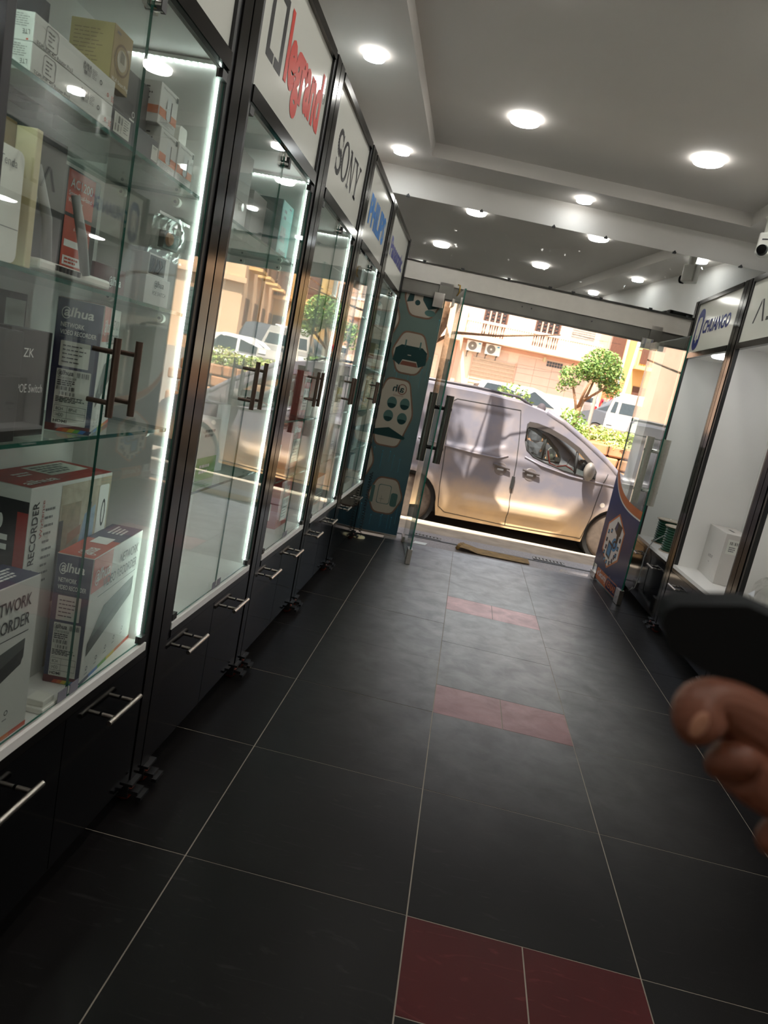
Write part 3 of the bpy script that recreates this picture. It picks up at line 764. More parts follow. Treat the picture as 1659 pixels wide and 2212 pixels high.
def big_red(t, F, w, d, h):
    f, L, T = F['f'], F['l'], F['t']
    p = MB(); pr_quad(p, T, (.001, .001, w - .001, d - .001), RBOX); pr_quad(p, T, (w * .45, d * .35, w * .92, d * .9), PAPER, 2 * EPS); pr_lines(p, T, (w * .48, d * .42, w * .88, d * .84), INKG, 4, 3 * EPS)
    pr_text(p, T, (w * .05, d * .12, w * .40, d * .30), 'alhua', PWHITE, 2 * EPS, bold=.02); pr_lines(p, T, (w * .2, d * .5, w * .42, d * .7), PWHITE, 2, 2 * EPS); p.build('top_print', t)
    p = MB(); pr_quad(p, L, (.001, .001, d - .001, h - .03), BBOX); pr_text(p, L, (d * .40, h * .42, d * .70, h * .86), 'alhua', PWHITE, 2 * EPS, bold=.02, rot=270); p.build('side_print', t)
    p = MB(); pr_quad(p, L, (d * .82, .001, d - .001, h * .88), RBOX, 1.5 * EPS); p.build('side_stripe', t)
    m_ = MB(); pr_text(m_, f, (w * .03, h * .10, w * .095, h * .93), 'NETWORK VIDEO RECORDER', INK, 2 * EPS, bold=.01, rot=90); pr_lines(m_, f, (w * .17, h * .5, w * .28, h * .9), INKG, 10, 2 * EPS, 3, .3, 3)
    pr_text(m_, f, (w * .125, h * .74, w * .155, h * .93), 'WizSense', RBOX, 2 * EPS, rot=90); m_.build('front_lettering', t)
    g = MB()
    pr_quad(g, f, (w * .34, h * .02, w - .002, h - .008), mat('room_photo_cream', '#a89c86', .5, var=.25, scale=30))
    pr_quad(g, f, (w * .36, h * .52, w * .60, h * .88), mat('room_photo_door', '#8a7b63', .5, var=.3, scale=40), 1.5 * EPS)
    pr_poly(g, f, [(w * .60, h * .62), (w * .66, h * .80), (w * .80, h * .84), (w * .80, h * .66)], mat('room_photo_blue', '#7f96ad', .5, var=.2, scale=40), 1.7 * EPS)
    pr_poly(g, f, [(w * .46, h * .66), (w * .62, h * .70), (w * .62, h * .75), (w * .46, h * .72)], mat('room_photo_skin', '#8d5f45', .5, var=.2), 1.9 * EPS)
    pr_quad(g, f, (w * .66, h * .30, w * .84, h * .60), mat('room_photo_wood', '#6e5036', .5, var=.4, scale=60), 1.6 * EPS)
    pr_quad(g, f, (w * .34, h * .38, w * .39, h * .80), INK, 2 * EPS); pr_quad(g, f, (w * .69, h * .50, w * .74, h * .86), INK, 2.2 * EPS)
    pr_poly(g, f, rrect(w * .83, h * .62, w * .97, h * .94, w * .02), PWHITE, 2.2 * EPS); pr_ring(g, f, circ(w * .91, h * .78, w * .03, 12, h * .08), circ(w * .91, h * .78, w * .018, 12, h * .06), INK, 3 * EPS)
    pr_quad(g, f, (w * .46, h * .22, w * .68, h * .40), INK, 2.1 * EPS); g.build('room_picture', t)
carton('recorder_box', 'large red topped video recorder box standing behind the smaller ones on the cabinet floor', (-.968, -.272, .50), RZ, .335, .142, .455, WBOX, big_red, 'video recorder boxes')

# top shelf of the first cabinet
ZA = 1.6555
def toplink(t, F, w, d, h):
    f, L = F['f'], F['l']; m_ = MB()
    pr_ring(m_, f, rrect(w * .12, h * .15, w * .26, h * .92, .006), rrect(w * .125, h * .18, w * .255, h * .89, .005), INKG); pr_lines(m_, f, (w * .15, h * .25, w * .23, h * .8), INKG, 4, EPS, 2, .35, 2)
    pr_text(m_, f, (w * .03, h * .02, w * .44, h * .15), 'TOPLINK 4G Router Pro2', INK, 2 * EPS, bold=.01); pr_bars(m_, f, (w * .56, h * .52, w * .66, h * .66), INK, 14); pr_bars(m_, f, (w * .56, h * .36, w * .66, h * .50), INK, 14, 2 * EPS, 6)
    pr_bars(m_, f, (w * .56, h * .68, w * .66, h * .80), INK, 14, 2 * EPS, 9); pr_lines(m_, f, (w * .68, h * .40, w * .76, h * .8), INKG, 6, EPS, 3, .35, 2)
    pr_ring(m_, f, circ(w * .80, h * .52, h * .10, 12), circ(w * .80, h * .52, h * .06, 12), INK)
    pr_text(m_, f, (w * .955, h * .10, w * .99, h * .34), '5G', RED, 2 * EPS); pr_ring(m_, f, circ(w * .91, h * .28, h * .08, 12), circ(w * .91, h * .28, h * .05, 12), RED); m_.build('front_print', t)
    m_ = MB(); pr_lines(m_, L, (d * .55, h * .45, d * .95, h * .92), INKG, 6, EPS, 5, .3, 4); pr_text(m_, L, (d * .80, h * .22, d * .94, h * .38), 'LTE', INK, EPS, rot=180); pr_quad(m_, L, (d * .88, h * .02, d * .92, h * .08), RED); m_.build('end_print', t)
for i, lb in enumerate(('lower white 4G router box of the pair on the top glass shelf', 'upper white 4G router box of the pair on the top glass shelf')):
    carton('router_box', lb, (-.868, -.552, ZA + i * .0407), RZ, .238, .085, .0402, WBOX, toplink, 'white 4G router boxes')
def plug(t, F, w, d, h):
    f, L = F['f'], F['l']
    p = MB(); pr_quad(p, L, (.001, .001, d - .001, h - .001), YBOX); pr_lines(p, L, (d * .1, h * .3, d * .9, h * .88), TANB, 9, 2 * EPS, 7, .25, 4); p.build('side_print', t)
    p = MB(); pr_ring(p, f, circ(w * .5, h * .5, w * .40, 24), circ(w * .5, h * .5, w * .34, 24), mat('brown_line', '#6d5638', .6)); pr_poly(p, f, circ(w * .5, h * .5, w * .26, 24), mat('plug_picture', '#b9b3a2', .5)); pr_poly(p, f, [(w * .40, h * .46), (w * .62, h * .46), (w * .62, h * .62), (w * .40, h * .66)], mat('plug_shade', '#77715f', .5), 2 * EPS)
    pr_text(p, f, (w * .05, h * .06, w * .95, h * .15), 'Wi-Fi Smart Plug', PWHITE, 2 * EPS); pr_lines(p, f, (w * .1, h * .85, w * .4, h * .93), INKG, 1, 2 * EPS); p.build('front_print', t)
carton('smart_plug_box', 'brown and yellow smart plug box lying on the white router boxes', (-.885, -.306, ZA + .0815), RZ, .067, .085, .10, TANB, plug)
def greytall(t, F, w, d, h):
    m_ = MB(); f = F['f']; pr_ring(m_, f, circ(w * .6, h * .5, .006, 10), circ(w * .6, h * .5, .004, 10), PWHITE); pr_lines(m_, f, (w * .5, h * .40, w * .7, h * .44), PWHITE, 1); m_.build('front_print', t)
carton('router_box', 'tall dark grey box standing behind the flat grey one, top glass shelf', (-.905, -.262, ZA), RZ, .15, .11, .145, GBOX, greytall)
def flatgrey(t, F, w, d, h):
    f = F['f']; m_ = MB(); pr_quad(m_, f, (w * .07, h * .16, w * .36, h * .90), PAPER); pr_bars(m_, f, (w * .09, h * .55, w * .22, h * .82), INK, 16, 2 * EPS, 2); pr_bars(m_, f, (w * .09, h * .24, w * .22, h * .5), INK, 16, 2 * EPS, 4); pr_lines(m_, f, (w * .24, h * .3, w * .34, h * .85), INKG, 6, 2 * EPS, 2, .3, 2)
    pr_quad(m_, f, (w * .82, h * .15, w * .96, h * .75), PAPER); pr_lines(m_, f, (w * .84, h * .6, w * .94, h * .7), INKG, 2, 2 * EPS); m_.build('front_print', t)
carton('router_box', 'flat dark grey box with two white stickers, top glass shelf', (-.878, -.303, ZA), RZ, .21, .016, .047, mat('charcoal_card', '#393940', .45), flatgrey)
def repeater(t, F, w, d, h):
    f, L = F['f'], F['l']; p = MB(); pr_quad(p, f, (.001, h * .22, w - .001, h * .42), OR); pr_quad(p, L, (.001, h * .22, d - .001, h * .42), OR); p.build('orange_band', t)
    p = MB(); pr_poly(p, f, rrect(w * .38, h * .22, w * .62, h * .78, w * .08), mat('repeater_picture', '#c9ccca', .4), 2 * EPS); pr_quad(p, f, (w * .60, h * .24, w * .65, h * .72), INK, 2 * EPS); p.build('repeater_picture', t)
    m_ = MB(); pr_text(m_, f, (w * .10, h * .85, w * .85, h * .92), 'Wireless-N Wifi Repeater', INK, 2 * EPS); pr_lines(m_, f, (w * .1, h * .05, w * .85, h * .19), INKG, 4, 2 * EPS, 3, .3, 5); pr_quad(m_, f, (w * .85, h * .82, w * .95, h * .95), INK, 2 * EPS)
    pr_lines(m_, L, (d * .2, h * .5, d * .8, h * .9), INK, 3, 2 * EPS, 3, .3, 3); m_.build('lettering', t)
for lb, x, y, z in (('white wifi repeater box with an orange band, lower one of the stack', -.876, -.103, ZA), ('white wifi repeater box with an orange band, on top of the stack', -.880, -.118, ZA + .082), ('white wifi repeater box with an orange band under the plug adapter', -.874, -.016, ZA)):
    carton('repeater_box', lb, (x, y, z), RZ, .085, .058, .080, WBOX, repeater, 'wifi repeater boxes')
t = thing('plug_adapter', 'white plug adapter in clear blister on a wifi repeater box', 'adapter', (-.905, .02, ZA + .081), RZ)
MB().prism(rrect(-.02, 0, .02, .038, .008), -.02, .016, PLAST, Matrix(((1, 0, 0, 0), (0, 0, 1, 0), (0, 1, 0, 0), (0, 0, 0, 1)))).build('body', t)
for k in (-.009, .009): MB().cyl((.02, 0, .02 + k), (.045, 0, .02 + k), .0025, STEEL, 8).build('pin', t)
carton('router_box', 'tall plain white box behind the 4G router boxes', (-.96, -.56, ZA), RZ, .07, .10, .23, mat('pearl_card', '#b9b8b0', .4))
carton('router_box', 'dark navy box behind the 4G router boxes', (-.955, -.475, ZA), RZ, .085, .10, .16, mat('midnight_card', '#232b36', .4))
t = thing('router', 'black router with two slanting aerials at the back of the top glass shelf', 'router', (-1.02, -.30, ZA), RZ)
MB().box((0, .26), (0, .085), (0, .035), BLACKM).build('body', t, bevel=.004)
for x, dx in ((.05, -.03), (.20, .03)): MB().tube([(x, .04, .03), (x + dx * .3, .04, .09), (x + dx * 2.0, .035, .25)], [.007, .008, .006], BLACKM, 8).build('aerial', t)

# second shelf
ZB2 = 1.3765
t = thing('router', 'white upright mesh router with a rounded corner, second shelf at the picture edge', 'router', (-.868, -.66, ZB2), RZ)
PXZ = Matrix(((1, 0, 0, 0), (0, 0, 1, 0), (0, 1, 0, 0), (0, 0, 0, 1)))
MB().prism(rrect(0, 0, .118, .165, .014), 0, .035, PLAST, PXZ).build('body', t)
F = Face((0, 0, 0), (1, 0, 0), (0, 0, 1)); mm_ = MB(); pr_text(mm_, F, (.06, .138, .10, .15), 'Tenda', INKG); pr_quad(mm_, F, (.002, .05, .116, .0512), INKG); mm_.build('lettering', t)
def creambox(t, F, w, d, h):
    p = MB(); pr_quad(p, F['r'], (.004, .004, d - .004, h - .004), mat('cream_side', '#b3a67d', .6)); p.build('side_print', t)
carton('carton', 'tall open cream card box behind the white mesh router', (-.905, -.62, ZB2), RZ, .105, .03, .215, mat('brown_inner_card', '#6d5c3c', .6, var=.1), creambox)
MBt = MB()
t = thing('carton_flap', 'narrow cream card strip standing beside the white mesh router', 'card', (-.872, -.513, ZB2), RZ)
MB().box((0, .016), (0, .05), (0, .212), CREAM).build('strip', t, bevel=.002)
t = thing('router', 'flat white router with grey aerials crossing upward, second shelf', 'router', (-.868, -.478, ZB2), RZ)
body = MB().prism([(0, 0), (.27, .02), (.255, .085), (.01, .085)], 0.004, .022, PLAST).build('body', t, bevel=.005)
sl_ = MB()
for i in range(7): sl_.box((.05 + i * .013, .055 + i * .013), (-.0006 + i * .001, .02), (.010, .0195), INK)
sl_.build('vent_slots', t)
GAN = mat('grey_aerial_plastic', '#8b8c8a', .4, var=.05)
for pts in ([(.048, .02, .018), (.036, .02, .09), (.010, .03, .168)], [(.005, .05, .018), (.030, .05, .09), (.055, .06, .152)], [(.155, .01, .018), (.135, .012, .08), (.112, .02, .148)], [(.06, .07, .018), (.06, .07, .16)]):
    MB().tube(pts, [.0085, .009, .0075][:len(pts)] if len(pts) == 3 else .008, GAN, 10).build('aerial', t)
carton('router_box', 'glossy black upright box behind the crossed grey aerials', (-.962, -.37, ZB2), RZ, .085, .10, .245, BBOX)
def ac1200(t, F, w, d, h):
    f = F['f']; p = MB(); pr_quad(p, f, (w * .22, h * .62, w * .86, h * .985), OBOX); pr_quad(p, f, (w * .22, h * .05, w * .86, h * .59), OBOX); p.build('orange_panels', t)
    m_ = MB(); pr_text(m_, f, (w * .28, h * .84, w * .80, h * .92), 'AC1200', PWHITE, 2 * EPS, bold=.012); pr_text(m_, f, (w * .26, h * .77, w * .80, h * .81), 'Smart Dual-band', PWHITE, 2 * EPS); pr_text(m_, f, (w * .26, h * .71, w * .60, h * .75), 'WiFi Router', PWHITE, 2 * EPS)
    pr_text(m_, f, (w * .45, h * .47, w * .80, h * .51), '6 Gaming UHD', PWHITE, 2 * EPS); pr_quad(m_, f, (w * .26, h * .33, w * .8, h * .39), PWHITE, 2 * EPS); pr_quad(m_, f, (w * .26, h * .17, w * .75, h * .25), PWHITE, 2 * EPS); pr_lines(m_, f, (w * .3, h * .18, w * .7, h * .24), OBOX, 2, 3 * EPS); m_.build('front_lettering', t)
carton('router_box', 'black and orange AC1200 router box standing on the second shelf', (-.985, -.272, ZB2), RZ, .155, .06, .222, BBOX, ac1200)
carton('switch_box', 'long dark red box lying at the back of the second shelf', (-.985, -.105, ZB2), RZ, .215, .08, .065, MAROON, lambda t, F, w, d, h: (lambda m_: (logo(m_, F['f'], (w * .3, h * .35, w * .55, h * .7), PWHITE), m_.build('front_print', t)))(MB()))
def swbox(t, F, w, d, h):
    m_ = MB(); logo(m_, F['f'], (w * .32, h * .62, w * .72, h * .88), INK); pr_text(m_, F['f'], (w * .30, h * .36, w * .85, h * .50), 'POE SWITCH', INK, 2 * EPS); m_.build('front_print', t)
carton('switch_box', 'small white PoE switch box on the second shelf by the lit edge', (-.882, -.072, ZB2), rad(86), .108, .05, .062, WBOX, swbox)
carton('cable_box', 'small white box with a black window of cables, on the PoE switch box', (-.886, -.060, ZB2 + .0625), rad(86), .092, .045, .048, WBOX, lambda t, F, w, d, h: (lambda m_: (pr_quad(m_, F['f'], (.002, .004, w * .78, h - .004), BLACKM), m_.build('window_print', t), [MB().tube([(w * .1 + i * .008, -.001, .008), (w * .12 + i * .011, -.004, .022 + .004 * (i % 3)), (w * .16 + i * .009, -.002, .038)], .0016, BRONZE if i % 2 else RUBBER, 6).build('cable', t) for i in range(5)]))(MB()))
t = thing('zip_bag', 'clear zip bag with a small camera and cables leaning on the side wall', 'bag', (-.90, -.02, ZB2 + .111), rad(84))
BAGM = glass('crinkled_plastic', (.93, .95, .93), 1.45, .12)
g = MB(); n = 8; vs = []
for j in range(n + 1):
    for i in range(n + 1):
        vs.append((.135 * i / n + .012 * j / n, -.012 * math.sin(PI * i / n) * math.sin(PI * j / n) + random.uniform(-.002, .002), .10 * j / n))
g.add(vs, [(j * (n + 1) + i, j * (n + 1) + i + 1, (j + 1) * (n + 1) + i + 1, (j + 1) * (n + 1) + i) for j in range(n) for i in range(n)], BAGM)
g.add([(a, -b + .014, c) for a, b, c in vs], [(j * (n + 1) + i, (j + 1) * (n + 1) + i, (j + 1) * (n + 1) + i + 1, j * (n + 1) + i + 1) for j in range(n) for i in range(n)], BAGM); g.build('film', t)
MB().box((.035, .10), (-.002, .012), (.024, .062), mat('dark_green_board', '#33483f', .5, var=.3, scale=80)).build('circuit_board', t)
MB().lathe([(.016, -.006), (.012, -.012)], (.05, 0, .045), mat('tan_lens_ring', '#9a7450', .5), 14, 'y').build('lens', t)
MB().box((0.004, .142), (-.002, .004), (.092, .098), PWHITE).build('zip', t)

# third shelf
ZC = 1.0865
def zk(t, F, w, d, h):
    m_ = MB(); pr_text(m_, F['f'], (w * .30, h * .75, w * .55, h * .83), 'ZK', PWHITE, 2 * EPS); pr_text(m_, F['f'], (w * .22, h * .42, w * .85, h * .50), 'POE Switch', PWHITE, 2 * EPS); m_.build('front_lettering', t)
carton('switch_box', 'black POE Switch box standing on the third shelf beside the blue recorder box', (-.905, -.478, ZC), RZ, .118, .07, .192, BBOX, zk)
carton('switch_box', 'plain black box on the third shelf at the picture edge', (-.878, -.69, ZC), RZ, .205, .10, .188, mat('charcoal_gloss_card', '#1a1b1c', .3, var=.1))
def greenk(t, F, w, d, h):
    p = MB(); f = F['f']; pr_quad(p, f, (w * .35, h * .82, w * .98, h * .985), PWHITE); pr_poly(p, f, [(w * .72, h * .82), (w * .98, h * .82), (w * .98, h * .985), (w * .86, h * .985)], GRN, 2 * EPS)
    for i in range(3): pr_poly(p, f, circ(w * (.44 + i * .13), h * .86, w * .04, 10, h * .03), INK, 3 * EPS)
    p.build('front_print', t)
carton('camera_kit_box', 'black camera kit box with green and white corner, behind on the third shelf', (-.99, -.66, ZC), RZ, .235, .09, .262, BBOX, greenk)
carton('switch_box', 'black box with a pale grey label behind the POE Switch box', (-.985, -.415, ZC), RZ, .09, .09, .252, BBOX, lambda t, F, w, d, h: (lambda m_: (pr_quad(m_, F['f'], (w * .3, h * .72, w * .95, h * .95), mat('pale_green_label', '#9aa39b', .5)), m_.build('front_print', t)))(MB()))
# a small white block on the cabinet floor
t = thing('power_block', 'small white plastic block on the cabinet floor by the glass', 'block', (-.852, -.335, .5005), RZ)
MB().box((0, .062), (0, .05), (0, .012), PLAST).build('base', t, bevel=.002); MB().box((.008, .05), (.006, .045), (.012, .026), PLAST).build('top', t, bevel=.002)

# ---- legrand cabinet
ZL = 1.6605
def knobdoor(t, F, w, d, h):
    MB().cyl((w * .75, 0, h * .35), (w * .75, -.012, h * .35), .012, CHROME, 14).build('lens', t); m_ = MB(); pr_quad(m_, F['f'], (.002, h * .42, w - .002, h * .425), INKG); m_.build('front_print', t)
PGREY = mat('pale_grey_panel', '#b4b5b3', .35, var=.04)
carton('intercom_panel', 'pale grey intercom box with a round lens, top shelf under the legrand sign', (-.955, .41, ZL), RZ, .285, .10, .245, PGREY, knobdoor)
carton('intercom_panel', 'narrow pale grey box between the lens box and the turquoise box', (-.95, .728, ZL), RZ, .14, .10, .165, PGREY)
def tealb(t, F, w, d, h):
    f, L = F['f'], F['l']; p = MB(); pr_quad(p, f, (.001, .001, w - .001, h - .001), TEALP); pr_quad(p, L, (.001, .001, d - .001, h - .001), TEALD); p.build('sleeve_print', t)
    p = MB(); pr_quad(p, f, (w * .10, h * .28, w * .55, h * .55), mat('grey_picture', '#8fa6a6', .5, var=.4, scale=90), 2 * EPS); pr_lines(p, f, (w * .2, h * .66, w * .5, h * .88), NBOX, 2, 2 * EPS, 4, .5, 2); pr_text(p, f, (w * .2, h * .05, w * .8, h * .14), 'CUABIO', INK, 2 * EPS, bold=.01); pr_lines(p, f, (w * .6, h * .9, w * .9, h * .95), NBOX, 1, 2 * EPS); p.build('front_print', t)
carton('camera_box', 'turquoise camera box standing on the top shelf under the legrand sign', (-.895, .875, ZL), RZ, .135, .12, .185, TEALP, tealb)
def greenb(t, F, w, d, h):
    f = F['f']; p = MB(); pr_quad(p, f, (.001, .001, w - .001, h * .38), GRN); pr_lines(p, f, (w * .15, h * .1, w * .8, h * .28), PWHITE, 2, 2 * EPS); pr_lines(p, f, (w * .2, h * .7, w * .85, h * .85), INKG, 2, 2 * EPS); p.build('front_print', t)
carton('doorbell_box', 'white box with a green lower half under the legrand sign', (-.92, .50, .8855), RZ, .17, .10, .20, WBOX, greenb)
carton('doorbell_box', 'tall white box leaning beside the green and white box', (-.95, .70, .8855), RZ, .13, .10, .24, PGREY)

# ---- SONY cabinet: red recorder boxes
def redb(t, F, w, d, h, paper=True):
    f, L = F['f'], F['l']; p = MB()
    pr_quad(p, f, (w * .30, h * .12, w * .88, h * .62), PAPER); pr_bars(p, f, (w * .36, h * .48, w * .8, h * .58), INK, 14); pr_lines(p, f, (w * .36, h * .18, w * .8, h * .44), INK, 4, 2 * EPS, 3, .35, 3); p.build('front_sticker', t)
    p = MB(); pr_quad(p, L, (d * .1, h * .15, d * .7, h * .5), PAPER); pr_lines(p, L, (d * .15, h * .2, d * .65, h * .45), INK, 4, 2 * EPS); p.build('side_sticker', t)
    p = MB(); logo(p, f, (w * .2, h * .75, w * .75, h * .9), PWHITE); p.build('front_lettering', t)
RL = [('red box with a white sticker at the height of the SONY cabinet handles', 1.74, 1.0665, .215, .215), ('red box with a curled paper, one shelf under the handles, SONY cabinet', 1.70, .8005, .235, .235), ('upright red box on the floor of the SONY cabinet', 1.70, .5005, .215, .24)]
for lb, yy, zz, ww, hh in RL: carton('camera_box', lb, (-.93, yy, zz), RZ, ww, .12, hh, RBOX, redb, 'red camera boxes')
carton('camera_box', 'dark red box with white print on the upper shelf under the SONY sign', (-.95, 1.30, 1.6605), RZ, .24, .11, .20, MAROON, redb, 'red camera boxes')
carton('camera_box', 'dark red box behind the handles of the SONY cabinet', (-.95, 1.42, 1.0665), RZ, .25, .10, .19, MAROON, redb, 'red camera boxes')
t = thing('price_paper', 'curled white paper propped between red boxes, SONY cabinet', 'paper', (-.905, 1.80, 1.0665), RZ)
n = 6; g = MB(); vs = []
for i in range(n + 1):
    for j in range(2): vs.append((.02 * i + (.02 if j else 0), -.01 * math.sin(PI * i / n), .002 + j * (.075 - .006 * i)))
g.add(vs, [(2 * i, 2 * i + 2, 2 * i + 3, 2 * i + 1) for i in range(n)], PAPER, True); g.add([(a, b + .0008, c) for a, b, c in vs], [(2 * i, 2 * i + 1, 2 * i + 3, 2 * i + 2) for i in range(n)], PAPER, True); g.build('sheet', t)

# ---- PHILIPS and Panasonic cabinets
def stripe(c, v0, v1, ink=INKG):
    def fn(t, F, w, d, h):
        p = MB(); pr_quad(p, F['f'], (.002, h * v0, w - .002, h * v1), c); pr_lines(p, F['f'], (w * .15, h * .12, w * .85, h * .4), ink, 3, 2 * EPS, 2, .4, 3); p.build('front_print', t)
    return fn
C4 = [('black upright box under the PHILIPS sign', -.92, 2.68, 1.6605, .27, .10, .27, BBOX, stripe(INKG, .6, .7)), ('blue tablet box leaning on the upper shelf under the PHILIPS sign', -.90, 2.62, 1.3705, .17, .03, .255, BLUEP, stripe(PWHITE, .1, .18)),
      ('small black and white box beside the blue one, PHILIPS cabinet', -.92, 2.43, 1.3705, .16, .08, .15, WBOX, stripe(BBOX, .5, .98)), ('white box with grey print, third shelf under the PHILIPS sign', -.92, 2.40, 1.0805, .18, .08, .17, WBOX, stripe(INKG, .7, .9)),
      ('pale yellow box on the third shelf under the PHILIPS sign', -.92, 2.62, 1.0805, .16, .08, .14, CREAM, stripe(YEL, .7, .95)), ('tall white tube box, lower shelf under the PHILIPS sign', -.91, 2.66, .8005, .10, .08, .24, WBOX, stripe(INKG, .2, .3)),
      ('red and grey box on the floor under the PHILIPS sign', -.92, 2.50, .5005, .26, .10, .17, RBOX, stripe(DEVT, .05, .6, PWHITE))]
C5 = [('silver box with blue print, top shelf under the Panasonic sign', -.92, 3.46, 1.6605, .30, .10, .19, PGREY, stripe(INKG, .55, .8)), ('wide white box on the second shelf under the Panasonic sign', -.92, 3.44, 1.3705, .34, .10, .10, WBOX, stripe(DEV, .5, .95)),
      ('brown boxed set on the second shelf under the Panasonic sign', -.92, 3.80, 1.3705, .18, .10, .20, TANB, stripe(PAPER, .3, .8)), ('yellow manual box on the third shelf under the Panasonic sign', -.92, 3.70, 1.0805, .25, .08, .24, mat('yellow_card', '#b8954a', .5), stripe(CREAM, .4, .9)),
      ('white tall box on the third shelf under the Panasonic sign', -.91, 3.48, 1.0805, .12, .08, .25, WBOX, stripe(BLUEP, .1, .3)), ('dark camera box on the lower shelf under the Panasonic sign', -.92, 3.60, .8005, .22, .10, .21, BBOX, stripe(INKG, .3, .5)),
      ('black wired box on the floor under the Panasonic sign', -.92, 3.62, .5005, .22, .10, .22, mat('dark_slate_card', '#20292b', .4), stripe(INKG, .3, .5))]
for lb, x, y, z, w, d, h, b, fn in C4 + C5: carton('product_box', lb, (x, y, z), RZ, w, d, h, b, fn, 'boxes in the far cabinets')
t = thing('spring_cable', 'coiled grey cable hanging by the edge of the Panasonic cabinet', 'cable', (-.80, 4.13, .0), 0)
pts = [(.012 * math.cos(i * .9), .012 * math.sin(i * .9), .02 + i * .0032) for i in range(170)]
MB().tube(pts, .003, RUBBER, 5).build('coil', t)
MB().lathe([(.05, 0), (.05, .012), (.02, .018)], (0, 0, 0), CREAM, 16).build('foot', t)

# ---- right-hand shelves
def axkit(t, F, w, d, h):
    m_ = MB(); pr_text(m_, F['f'], (w * .36, h * .40, w * .62, h * .46), 'AX PRO KIT', INK, 2 * EPS); pr_lines(m_, F['f'], (w * .44, h * .30, w * .54, h * .32), INKG, 1); m_.build('front_lettering', t)
    m_ = MB(); r = F['r']; pr_quad(m_, r, (d * .12, h * .62, d * .6, h * .90), PAPER); pr_bars(m_, r, (d * .2, h * .80, d * .55, h * .86), INK, 14); pr_lines(m_, r, (d * .2, h * .66, d * .5, h * .77), INKG, 3); m_.build('side_sticker', t)
    m_ = MB(); pr_quad(m_, F['t'], (w * .35, d * .45, w * .65, d * .55), INK); m_.build('handle_slot', t)
carton('alarm_kit_box', 'white AX PRO KIT box on the bottom board of the open shelves', (1.60, 3.235, .5005), rad(-94), .385, .16, .322, mat('white_smooth_card', '#c9c4bf', .4, var=.02), axkit)
WIRE = mat('green_wire', '#1f4a34', .35, var=.3, scale=200); FLG = mat('pale_reel_flange', '#b5a796', .6, var=.12, scale=20)
def reel(label, x, y, r=.085, h=.165, rc=.074):
    t = thing('cable_reel', label, 'reel', (x, y, .5005), 0, 'green cable reels')
    MB().lathe([(r, 0), (r, .006)], (0, 0, 0), FLG, 28).build('flange', t)
    p = MB(); p.lathe([(r, h), (r, h + .006)], (0, 0, 0), FLG, 28); fl = p.build('flange', t)
    q = MB()
    for i in range(5):
        a = i * 1.3; q.box((.012, r * .8), (-.006, .006), (h + .006, h + .0066), PWHITE, Matrix.Rotation(a, 4, 'Z'))
    q.build('flange_paper', fl)
    n = 10; prof = []
    for i in range(n):
        z0 = .008 + (h - .010) * i / n; dz = (h - .010) / n
        for k in range(5): prof.append((rc - .010 + .012 * math.sin(PI * k / 4), z0 + dz * k / 4.02))
    MB().lathe(prof, (0, 0, 0), WIRE, 32).build('winding', t)
    return t
reel('green cable reel at the back of the open shelves', 1.60, 4.08, .10, .19, .088)
reel('green cable reel in front with the loose wire end', 1.565, 3.72, .10, .19, .088)
t = thing('loose_wire', 'grey loose wire trailing from the reels over the drawer front', 'wire', (1.43, 3.80, 0), 0)
MB().tube([(.09, .06, .60), (.03, .10, .53), (0, .08, .47), (-.015, .06, .40), (-.012, .05, .25), (-.02, .07, .15), (-.045, .10, .11), (-.02, .12, .14)], .004, GAN, 6).build('wire', t)
t = thing('alarm_sensor', 'small oval white sensor on a cord, hung inside the open shelves', 'sensor', (XR + DR, 2.80, .98), -PI / 2)
MB().lathe([(.014, 0), (.018, -.006), (.014, -.016)], (0, 0, 0), PLAST, 18, 'y').build('body', t)
MB().cyl((0, -.004, .03), (0, -.004, .055), .0015, INK, 6).lathe([(.005, -.006), (.005, 0)], (0, 0, .055), INK, 8, 'y').build('hook', t)
t = thing('door_contact', 'white slim door contact stuck on the back wall of the open shelves', 'sensor', (XR + DR, 2.74, .86), -PI / 2)
MB().box((-.02, .02), (-.02, 0), (-.06, .06), PLAST).build('body', t, bevel=.003)
t = thing('wall_keypad', 'white square detector on the back wall of the open shelves near the edge', 'sensor', (XR + DR, 2.46, 1.17), -PI / 2)
MB().box((-.04, .04), (-.025, 0), (-.07, .07), PLAST).build('body', t, bevel=.006); MB().box((-.015, .015), (-.03, -.025), (.01, .05), PWHITE).build('window', t)
t = thing('alarm_sensor', 'slim white remote on a cord below the oval sensor', 'sensor', (XR + DR, 2.91, .84), -PI / 2)
MB().prism(rrect(-.012, -.05, .012, .02, .010), -.012, 0, PLAST, PXZ).build('body', t); MB().cyl((0, -.004, .02), (.004, -.004, .065), .0012, INK, 6).lathe([(.006, -.006), (.006, 0)], (.004, 0, .066), INK, 8, 'y').build('hook', t)
# crumpled plastic bag
t = thing('plastic_bag', 'crumpled clear plastic bag with printed sheets on the open shelves', 'bag', (1.60, 2.02, .5005), 0)
g = bmesh.new(); bmesh.ops.create_icosphere(g, subdivisions=3, radius=1)
for v in g.verts:
    k = 1 + .22 * math.sin(v.co.x * 7 + 1) * math.sin(v.co.y * 6) * math.cos(v.co.z * 8) + random.uniform(-.05, .05)
    v.co = Vector((v.co.x * .13 * k, v.co.y * .19 * k, max(0.0, .125 + v.co.z * .13 * k)))
me = bpy.data.meshes.new('film'); g.to_mesh(me); g.free(); link('film', me, t, [glass('bag_film', (.90, .90, .89), 1.5, .08, .5)])
for i in range(3): MB().box((-.06, .06), (-.09 + i * .05, -.088 + i * .05), (.02, .16), PAPER, Matrix.Rotation(.3 * i - .2, 4, 'Z')).build('printed_sheet', t)
